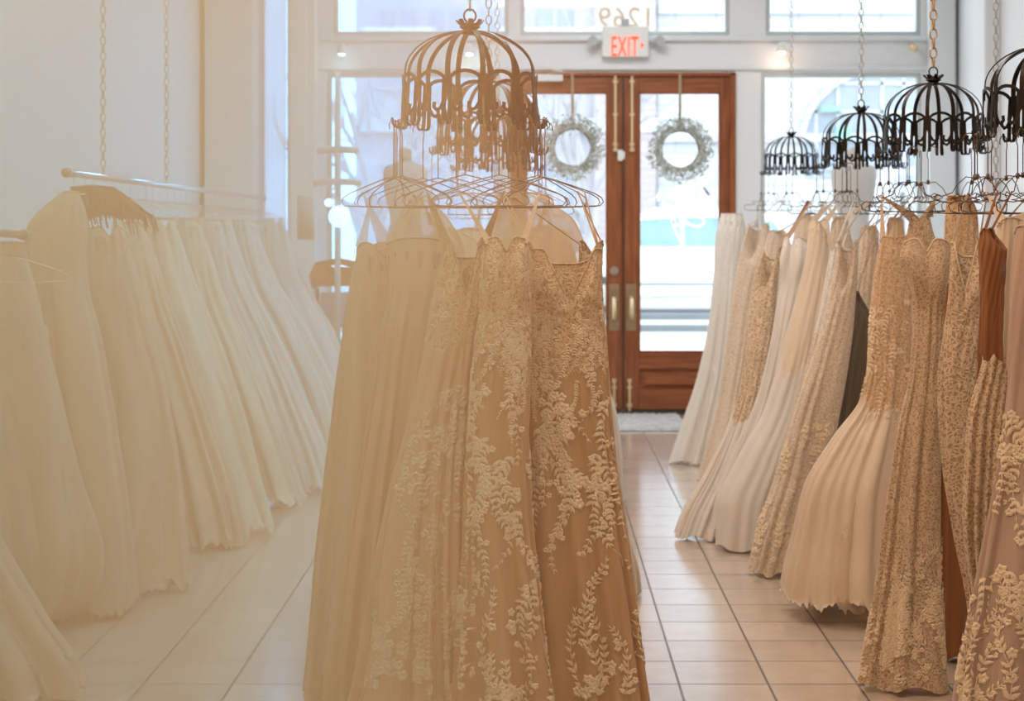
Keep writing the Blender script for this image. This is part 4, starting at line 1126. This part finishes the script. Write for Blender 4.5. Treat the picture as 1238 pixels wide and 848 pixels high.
# filler gowns added on the wall side of the right racks to block light
fill = [
 ([(272, 902, 925), (330, 898, 935), (540, 880, 940)], 12.7, 12.5, 'r4', 'white filler gown on the wall side of the rack nearest the window', M['white_tulle']),
 ([(258, 962, 985), (310, 955, 1000), (470, 950, 1005), (580, 940, 1015)], 10.9, 10.6, 'r3', 'ivory filler gown with a sharp peaked top behind the pleated white one', M['ivory']),
 ([(262, 1005, 1026), (320, 998, 1036), (480, 990, 1045), (640, 980, 1050)], 9.2, 9.0, 'r3', 'ivory lace filler gown on the wall side of the third right rack', M['lace_ivory']),
 ([(262, 1073, 1092), (320, 1066, 1100), (500, 1060, 1110), (690, 1050, 1120)], 8.3, 8.1, 'r2', 'champagne filler gown with a tall peaked strap behind the ball gown', M['champ_l']),
 ([(258, 1100, 1124), (320, 1092, 1136), (500, 1090, 1140), (740, 1085, 1150)], 7.4, 7.3, 'r2', 'champagne lace filler gown between the ball gown and the strapless golden one', M['lace_sand']),
 ([(262, 1214, 1236), (330, 1206, 1240), (500, 1200, 1250), (790, 1195, 1260)], 6.7, 6.6, 'r1', 'plain deep champagne filler gown on the wall side of the nearest right rack', M['champ']),
]
for i, (rows, a_, b_, rk, lab, mt_) in enumerate(fill):
    rg(rows, a_, b_, lab, mt_, mt_, rack=rk, neck='peak', front=FR + .3 * i, amp=.025, seed=60 + i, dr=(.6, .6), strap_w=(.05, .006), res=.5, nth=90, straps=2)
# spare curled hangers at the nearest right racks
for kx, angs in (('r1', (2.2, 2.8, 3.5, 4.0, 4.6)), ('r2', (2.6, 3.6, 4.4, 5.2)), ('r3', (3.0, 4.2, 5.2)), ('r4', (3.2, 4.6))):
    x, y, zc, sc = RACKS[kx]
    for a_ in angs:
        hanger(x + .25 * sc * math.cos(a_), y + .25 * sc * math.sin(a_), zc - .322 * sc, a_ + PI / 2 + .35 * math.sin(5 * a_), 1, 'r')

# --- left side: hanging rails
def rail(p0, p1, lab, chains, r=.0165):
    p0, p1 = Vector(p0), Vector(p1); d = p1 - p0
    e = empty('hanging_rail', p0)
    MB().tube([(0, 0, 0), tuple(d * .5), tuple(d)], r, 14).build('pipe', M['chrome'], e, True)
    for q, s_ in ((Vector((0, 0, 0)), -1), (d, 1)):
        u = d.normalized() * s_
        MB().tube([tuple(q), tuple(q + u * .03)], r * 1.35, 14).build('end_cap', M['brass_old'], e, True)
    tag(e, lab, 'clothes rail')
    for px, nm in chains:
        # find the point of the rail at that pixel column
        best = min(np.linspace(0, 1, 200), key=lambda t: abs((p0 + d * float(t)).x * F / (p0 + d * float(t)).y + VX - px))
        p = p0 + d * float(best)
        chain(p.x, p.y, p.z + r * .5, CEIL, M['chain_brass'], nm, link=.046, r=.0034)
RP0, RP1 = Vector(at(82, 209, 7.8)), Vector(at(318, 240, 13.2))
rail(RP0, RP1, 'long chrome rail hanging from chains along the left wall',
     ((124, 'left one of the two chains holding the left rail'), (202, 'right one of the two chains holding the left rail')))
RQ0, RQ1 = Vector(at(-120, 268, 5.4)), Vector(at(27, 284, 6.9))
rail(RQ0, RQ1, 'short chrome rail ending at the left picture edge', ())
for i in range(30):
    t = .02 + .95 * i / 29; p = RP0.lerp(RP1, t)
    hanger(p.x + .0, p.y, p.z + .036, random.uniform(-.25, .25), 2, 'l')
for i in range(1):
    p = RQ0.lerp(RQ1, .90 + .2 * i); hanger(p.x, p.y, p.z + .036, random.uniform(-.2, .2), 2, 'l')

def lg(*a, **k):
    k.setdefault('nth', 120); k.setdefault('res', .7)
    return gown(*a, **k)
def lstraps(g, S, p, mat, w=(.05, .008)):
    """ribbons from a gown up to the rail point p"""
    o = g.location
    for sg in (-1, 1):
        q = Vector(S(0 if sg > 0 else PI, .004)); top = Vector((p.x + sg * .09, p.y, p.z - .16))
        if top.z < q.z + .02: top.z = q.z + .02
        ribbon_mesh(q - o - Vector((0, 0, .01)), top - o, w[0], w[1]).build('strap', mat, g)
def prail(px, P0=RP0, P1=RP1):
    t = min(np.linspace(0, 1, 200), key=lambda t: abs(P0.lerp(P1, float(t)).x * F / P0.lerp(P1, float(t)).y + VX - px)); return P0.lerp(P1, float(t))
Ls = [
 ([(292, -60, 27), (380, -80, 52), (480, -90, 76), (580, -90, 96), (680, -90, 122), (735, -90, 112), (760, -90, 70)], 6.9, 6.75, 'peach ruffled ball gown at the left picture edge', M['peach_l'], M['net_ivory'], [.62, .82], 'none', 10),
 ([(231, 78, 94), (245, 58, 100), (275, 31, 106), (320, 27, 104), (420, 20, 124), (550, 16, 145), (650, 16, 158), (738, 10, 166)], 7.3, 7.0, 'cream gown with a sloping draped shoulder under the brown fringed shawl', M['peach_l'], M['net_ivory'], None, 'none', 90),
 ([(272, 96, 150), (330, 92, 166), (400, 108, 184), (480, 124, 206), (560, 118, 220), (640, 100, 229), (706, 84, 234)], 7.8, 7.45, 'cream tulle gown spreading to the aisle beneath the brown fringed shawl', M['cream_l'], M['net_ivory'], [.75], 'sweet', 120),
 ([(268, 136, 180), (340, 142, 197), (430, 162, 228), (520, 182, 258), (600, 192, 286), (664, 205, 302)], 8.9, 8.4, 'cream tulle gown with long folds, second in the left row beyond the shawl', M['cream_l'], M['net_ivory'], None, 'peak', 160),
 ([(265, 175, 212), (340, 182, 236), (430, 206, 272), (520, 226, 302), (600, 236, 322), (648, 240, 334)], 9.5, 8.75, 'ivory gown with a trailing tulle hem, third in the left row beyond the shawl', M['ivory'], M['net_ivory'], None, 'sweet', 195),
 ([(263, 210, 245), (340, 222, 266), (430, 247, 306), (520, 272, 342), (580, 286, 362), (613, 290, 374)], 10.3, 9.6, 'ivory tulle gown fourth in the left row beyond the shawl', M['ivory'], M['net_white'], None, 'peak', 228),
 ([(262, 245, 278), (330, 252, 299), (420, 282, 342), (500, 306, 377), (560, 322, 402), (598, 330, 414)], 11.1, 10.1, 'white tulle gown fifth in the left row beyond the shawl', M['white_tulle'], M['net_white'], None, 'sweet', 260),
 ([(262, 280, 310), (330, 289, 331), (400, 311, 372), (480, 337, 408), (560, 356, 430), (572, 358, 432)], 11.8, 10.9, 'white tulle gown next to last in the left row', M['white_tulle'], M['net_white'], None, 'peak', 290),
 ([(262, 314, 344), (310, 318, 355), (360, 330, 380), (410, 345, 409), (480, 360, 430), (553, 370, 450)], 12.7, 11.6, 'white tulle gown last in the left row, sweeping down beside the armchair', M['white_tulle'], M['net_white'], None, 'sweet', 315),
]
for i, (rows, a_, b_, lab, mt_, net, tiers, neck, rpx) in enumerate(Ls):
    g, S = lg(rows, a_, b_, lab, mt_, mt_, net=net, tiers=tiers, neck=neck, front=FR + .5, amp=.055, folds=6, seed=80 + i, dr=(.7, .8), ragged=.06, tier_mat=mt_, wst=.2, group='gowns along the left wall')
    if i != 0: lstraps(g, S, prail(rpx), mt_)
    else: lstraps(g, S, prail(10, RQ0, RQ1), mt_)
lg([(480, -230, -80), (640, -220, -10), (760, -220, 60), (815, -220, 98), (850, -220, 112)], 6.0, 5.75,
   'peach tulle skirt whose hem spreads into the bottom left corner', M['peach_l'], M['peach_l'], net=M['net_ivory'], tiers=[.9], neck='none', amp=.05, folds=11, seed=95, dr=(.7, .7), ragged=.06, wst=.1)
# brown fringed shawl over the first hangers
Sh = Surf([(226, 84, 138), (236, 88, 152), (248, 94, 168), (262, 96, 186)], 7.5, 7.62, dr=(.35, .5), folds=7, amp=.012, seed=99, neck='none', hem_z=None, waist=.0)
e = empty('fringed_shawl', (float(Sh.cx[0]), 7.5, 0)); O = np.array(e.location)
V, Fc = loft(Sh, 0, 1, 16, 80); link_mesh('cloth', V - O, Fc, M['shawl'], e, True)
cap = MB(); th = np.linspace(0, 2 * PI, 40, endpoint=False); P = Sh(th, 0.0 * th)
cap.v = [tuple(p - O) for p in P] + [tuple(P.mean(0) - O + np.array([0, 0, .01]))]; cap.f = [[i, (i + 1) % 40, 40] for i in range(40)]
cap.build('shoulder', M['shawl'], e, True)
fz = MB()
for i in range(170):
    th_ = random.uniform(0, 2 * PI); t_ = random.choice((.35, .6, .8, .99)) ; p = Sh(th_, t_); cxy = (np.interp(t_, Sh.T, Sh.cx), np.interp(t_, Sh.T, Sh.cy))
    o_ = Vector((p[0] - cxy[0], p[1] - cxy[1], 0)).normalized() * .006
    q = Vector(p - O) + o_; L = random.uniform(.04, .085)
    fz.tube([tuple(q), tuple(q + Vector((.004, 0, -L * .5)) + o_), tuple(q + Vector((.012, 0, -L)) + o_)], .0022, 4)
tag(fz.build('fringe', M['shawl'], e), kind='stuff')
tag(e, 'dark brown fringed shawl draped over the first hangers of the left rail', 'shawl')

# ------------------------------------------------------------------ outside
tag(MB().box(-30, 34, BACK + .18, 60, -.25, -.12).build('pavement', M['street']), 'pale overexposed street and pavement outside the shop', 'street', kind='stuff')
for y0, z_, lab in ((26.3, .0, 'grey kerb of the near pavement seen through the door glass'), (29.4, .0, 'grey kerb strip by the parked car')):
    tag(MB().box(-25, 30, y0, y0 + .28, -.119, -.02 + z_).build('kerb', M['curb']), lab, 'kerb')

def car(x0, Y, L=4.6):
    e = empty('parked_car', (x0, Y, -.12))
    side = [(0, .45), (.02, .80), (.12, .98), (.95, 1.12), (1.55, 1.72), (2.0, 1.90), (3.6, 1.92), (4.2, 1.80), (4.55, 1.15), (4.6, .6), (4.55, .35), (.1, .32)]
    W = 1.75; n = len(side); vs = []; fs = []
    for y, ins in ((0, 0), (.12, 1), (W - .12, 1), (W, 0)):
        for (x, z) in side:
            if ins == 0 and z > 1.2: vs.append((x, y + (.16 if y == 0 else -.16), z - .02))
            elif ins == 0: vs.append((x, y, z))
            else: vs.append((x, y, z + .02))
    for k_ in range(3):
        for i in range(n):
            fs.append([k_ * n + i, k_ * n + (i + 1) % n, (k_ + 1) * n + (i + 1) % n, (k_ + 1) * n + i])
    fs.append(list(range(n))[::-1]); fs.append([3 * n + i for i in range(n)])
    link_mesh('body', vs, fs, M['car'], e)
    for pts in ([(1.25, 1.24), (1.68, 1.70), (2.35, 1.74), (2.35, 1.24)], [(2.45, 1.24), (2.45, 1.74), (3.45, 1.74), (3.5, 1.24)], [(3.6, 1.24), (3.56, 1.72), (4.05, 1.66), (4.32, 1.24)]):
        m = MB(); b = 0
        m.v = [(x, (.06 if z < 1.4 else .135), z) for x, z in pts] + [(x, (.16), z) for x, z in pts]
        m.f = [[0, 1, 2, 3], [7, 6, 5, 4], [0, 4, 5, 1], [1, 5, 6, 2], [2, 6, 7, 3], [3, 7, 4, 0]]
        m.v = [(x, y - .075, z) for x, y, z in m.v]
        m.build('side_window', M['car_glass'], e)
    for wx in (.95, 3.7):
        for wy in (.0, W - .2):
            w = MB().tube([(wx, wy - .02, .34), (wx, wy + .2, .34)], .34, 24).build('wheel', M['tyre'], e)
            MB().tube([(wx, wy - .03, .34), (wx, wy + .0, .34)], .2, 16).build('hubcap', M['chrome'], w)
    MB().box(1.2, 4.35, -.015, .01, .52, .56).build('door_seam', M['curb'], e)
    tag(e, 'white parked car with teal-tinted windows seen through the right door glass', 'car')
car(.2, 31.3)

# pink brick house and white building with an arched window
def far(px, py, Y): return at(px, py, Y)
YF = 38.0
e = empty('pink_building', (far(640, 0, YF)[0], YF, -.12))
wx = far(794, 0, YF)[0] - far(430, 0, YF)[0]
x0 = far(430, 0, YF)[0] - e.location.x
m = MB().box(x0, x0 + wx, 0, 6, 0, 11); m.build('wall', M['facade_grey'], e)
MB().box(far(718, 0, YF)[0] - e.location.x, far(792, 0, YF)[0] - e.location.x, -.25, 0, 0, 11).build('brick_pier', M['facade_pink'], e)
for px in (460, 520, 580, 650):
    for z in (1.2, 4.6):
        xa = far(px, 0, YF)[0] - e.location.x
        f = MB().box(xa, xa + .75, -.06, .02, z, z + 1.7).build('window', M['far_glass'], e)
        MB().box(xa - .06, xa + .81, -.1, 0, z - .08, z).box(xa + .35, xa + .4, -.08, 0, z, z + 1.7).build('window_frame', M['facade'], f)
MB().box(x0, x0 + wx, -.3, 0, 3.6, 3.9).build('cornice', M['facade'], e)
tag(e, 'pale grey building with a pinkish brick pier across the street', 'building')

e = empty('white_building', (far(1040, 0, YF)[0], YF + .01, -.12)); ox = e.location.x
x0, x1 = far(795, 0, YF)[0] - ox, far(1400, 0, YF)[0] - ox
MB().box(x0, x1, 0, 6, 0, 11).build('wall', M['facade'], e)
# arched window
acx = far(1092, 0, YF)[0] - ox; zb = far(0, 215, YF)[2] + .12; zs_ = far(0, 168, YF)[2] + .12; R = (1092 - 973) * YF / F
g = MB(); k_ = 28
pts = [(acx - R, zb), (acx + R, zb)] + [(acx + R * math.cos(t), zs_ + R * .72 * math.sin(t)) for t in np.linspace(0, PI, k_)]
g.v = [(x, -.05, z) for x, z in pts] + [(x, .02, z) for x, z in pts]; n = len(pts)
g.f = [list(range(n)), [n + i for i in range(n)][::-1]] + [[i, i + n, (i + 1) % n + n, (i + 1) % n] for i in range(n)]
aw = g.build('arched_window', M['far_glass'], e)
mn = MB()
for q in range(-4, 5):
    x = acx + q * R / 4.5
    top = zs_ + R * .72 * math.sqrt(max(0, 1 - ((x - acx) / R) ** 2)) - .02
    mn.box(x - .035, x + .035, -.09, -.05, zb, top)
for z in np.arange(zb + .2, zs_ + R * .72, .62):
    hwid = R if z < zs_ else R * math.sqrt(max(0.02, 1 - ((z - zs_) / (R * .72)) ** 2))
    mn.box(acx - hwid + .02, acx + hwid - .02, -.09, -.05, z - .035, z + .035)
mn.build('muntins', M['facade'], aw)
tr = MB(); tr.bar([(acx + (R + .06) * math.cos(t), -.08, zs_ + (R * .72 + .06) * math.sin(t)) for t in np.linspace(0, PI, k_)], .12, .1, lambda p, d: Vector((0, 1, 0)).cross(d)); tr.build('window_arch', M['facade'], aw)
MB().box(far(990, 0, YF)[0] - ox, far(1012, 0, YF)[0] - ox, -.4, -.05, far(0, 136, YF)[2] + .12, far(0, 130, YF)[2] + .12).box(far(1008, 0, YF)[0] - ox, far(1025, 0, YF)[0] - ox, -.4, -.05, far(0, 172, YF)[2] + .12, far(0, 155, YF)[2] + .12).build('teal_sign', M['far_teal'], e)
for z in (3.4, 6.2): MB().box(x0, x1, -.12, 0, z, z + .18).build('cornice', M['facade'], e)
tag(e, 'white building with a large arched grid window across the street', 'building')
sb = empty('sign_board', (far(1092, 0, 36)[0], 36, -.12)); ox = sb.location.x
MB().box(far(1062, 0, 36)[0] - ox, far(1114, 0, 36)[0] - ox, .0, .08, far(0, 232, 36)[2] + .12, far(0, 205, 36)[2] + .12).build('panel', M['facade'], sb)
t_ = text_mesh('OR', 'letters', M['letter_blue'], 1082, 1107, 212, 225, 35.97, depth=.01, parent=sb)
MB().box(-.05, .05, .02, .1, 0, far(0, 230, 36)[2] + .12).build('post', M['curb'], sb)
tag(sb, 'white sign board with blue letters OR outside the right window', 'sign')

# bare tree outside the left window
def branch(mb, p, d, L, r, depth, rnd):
    pts = [p]; q = p.copy()
    for i in range(4):
        d = (d + Vector((rnd.uniform(-.22, .22), rnd.uniform(-.15, .15), rnd.uniform(-.1, .16)))).normalized(); q = q + d * L / 4; pts.append(q.copy())
    mb.tube([tuple(x) for x in pts], r, 6, taper=[1, .9, .8, .7, .6])
    if depth:
        for k_ in range(rnd.choice((2, 3))):
            nd = (d + Vector((rnd.uniform(-.9, .9), rnd.uniform(-.4, .4), rnd.uniform(-.1, .7)))).normalized()
            branch(mb, pts[rnd.choice((2, 3, 4))], nd, L * .72, r * .58, depth - 1, rnd)
for px, Y, sd, lab in ((455, 24, 1, 'bare pale tree outside the left shop window'), (700, 26, 5, 'bare pale tree outside the left door glass'), (575, 30, 8, 'bare tree farther down the street behind the middle dome rack')):
    rnd = random.Random(sd)
    e = empty('bare_tree', (far(px, 0, Y)[0], Y, -.12))
    t = MB(); branch(t, Vector((0, 0, 0)), Vector((.05, 0, 1)), 2.0, .11, 0, rnd); t.build('trunk', M['bark'], e, True)
    b = MB()
    for k_ in range(6): branch(b, Vector((.05, 0, 1.5 + .08 * k_)), Vector((rnd.uniform(-.8, .8), rnd.uniform(-.3, .3), rnd.uniform(.5, 1))).normalized(), 1.5, .05, 3, rnd)
    b.build('branches', M['bark'], e, True)
    tag(e, lab, 'tree')

# ------------------------------------------------------------------ warm haze added on the left for a veil before the lens
hm, nt, out = new_mat('added_haze')
L = nt.links.new
geo = N(nt, 'ShaderNodeNewGeometry'); sep = N(nt, 'ShaderNodeSeparateXYZ'); L(geo.outputs['Position'], sep.inputs[0])
mx = N(nt, 'ShaderNodeMapRange', interpolation_type='SMOOTHSTEP')
mx.inputs[1].default_value = .16; mx.inputs[2].default_value = -.42; mx.inputs[3].default_value = 0; mx.inputs[4].default_value = 1
L(sep.outputs['X'], mx.inputs[0])
my = N(nt, 'ShaderNodeMapRange', interpolation_type='SMOOTHSTEP')
my.inputs[1].default_value = 8.0; my.inputs[2].default_value = 4.5; my.inputs[3].default_value = .25; my.inputs[4].default_value = 1
L(sep.outputs['Y'], my.inputs[0])
mul = N(nt, 'ShaderNodeMath', operation='MULTIPLY'); L(mx.outputs[0], mul.inputs[0]); L(my.outputs[0], mul.inputs[1])
HAZE = N(nt, 'ShaderNodeMath', operation='MULTIPLY'); HAZE.inputs[1].default_value = .33; mz = N(nt, 'ShaderNodeMapRange'); mz.inputs[1].default_value = 0; mz.inputs[2].default_value = 1.8; mz.inputs[3].default_value = .55; mz.inputs[4].default_value = 1.15
L(sep.outputs['Z'], mz.inputs[0]); mul2 = N(nt, 'ShaderNodeMath', operation='MULTIPLY'); L(mul.outputs[0], mul2.inputs[0]); L(mz.outputs[0], mul2.inputs[1])
L(mul2.outputs[0], HAZE.inputs[0])
vs_ = N(nt, 'ShaderNodeVolumeScatter'); vs_.inputs['Color'].default_value = (1.0, .50, .25, 1); vs_.inputs['Anisotropy'].default_value = 0.0
L(HAZE.outputs[0], vs_.inputs['Density']); L(vs_.outputs[0], out.inputs['Volume'])
hz = MB().box(XL + .02, .16, .35, 8.2, .01, 3.4).build('haze', hm)
tag(hz, 'added warm peach haze standing in for a veil before the lens', 'haze', kind='stuff')

# ------------------------------------------------------------------ light
w = bpy.data.worlds.new('daylight'); SC.world = w; w.use_nodes = True
nt = w.node_tree; bg = nt.nodes['Background']
bg.inputs[0].default_value = (.86, .94, 1.0, 1); bg.inputs[1].default_value = 3.0
def area(name, loc, rot, sx, sy, energy, col, spread=PI):
    l = bpy.data.lights.new(name, 'AREA'); l.shape = 'RECTANGLE'; l.size = sx; l.size_y = sy; l.energy = energy; l.color = col; l.spread = spread
    o = bpy.data.objects.new(name, l); COL.objects.link(o); o.location = loc; o.rotation_euler = rot
    return o
for (y, x, en, cc) in ((1.5, .3, 30, (1.0, .74, .54)), (5.0, .3, 40, (1.0, .82, .68)), (8.5, .3, 50, (1.0, .95, .90)), (11.8, .3, 46, (.96, .98, 1.0))):
    area('ceiling_fill', (x, y, 4.12), (0, 0, 0), 1.6, 1.2, en, cc)  # unseen fill lights added under the ceiling for general brightness
area('warm_fill', (-1.7, 3.4, 3.9), (0, 0, 0), .9, .9, 50, (1.0, .47, .22))  # added orange fill, tints the left gowns, floor and haze
area('warm_fill', (-1.7, 7.2, 3.9), (0, 0, 0), .9, .9, 26, (1.0, .54, .30))  # second added fill, deeper along the left side
# daylight entering through the shop front: portals
for key in ('t1', 't2', 't3', 'l', 'r', 'd'):
    x0, x1, z0, z1 = openings[key]
    o = area('window_daylight', ((x0 + x1) / 2, BACK + .3, (z0 + z1) / 2), (-PI / 2, 0, 0), x1 - x0, z1 - z0, 1, (1, 1, 1)); o.data.cycles.is_portal = True

# ------------------------------------------------------------------ camera
cam = bpy.data.cameras.new('camera'); co = bpy.data.objects.new('camera', cam); COL.objects.link(co)
co.location = (0, 0, H); co.rotation_euler = (PI / 2, 0, 0)
cam.sensor_width = 36; cam.lens = F / 1238 * 36
cam.shift_x = (619 - VX) / 1238; cam.shift_y = -(424 - VY) / 1238
cam.dof.use_dof = True; cam.dof.focus_distance = 5.7; cam.dof.aperture_fstop = 4.0
cam.clip_start = .05
SC.camera = co

SC.view_settings.view_transform = 'Standard'; SC.view_settings.look = 'None'
SC.view_settings.exposure = 0.42; SC.view_settings.gamma = 1.0; SC.view_settings.use_curve_mapping = False
cy = SC.cycles
cy.use_denoising = True; cy.max_bounces = 8; cy.diffuse_bounces = 4; cy.glossy_bounces = 3; cy.transmission_bounces = 4
cy.transparent_max_bounces = 24; cy.volume_bounces = 1; cy.volume_step_rate = 4.0; cy.volume_max_steps = 64
cy.caustics_reflective = False; cy.caustics_refractive = False; cy.sample_clamp_indirect = 4.0
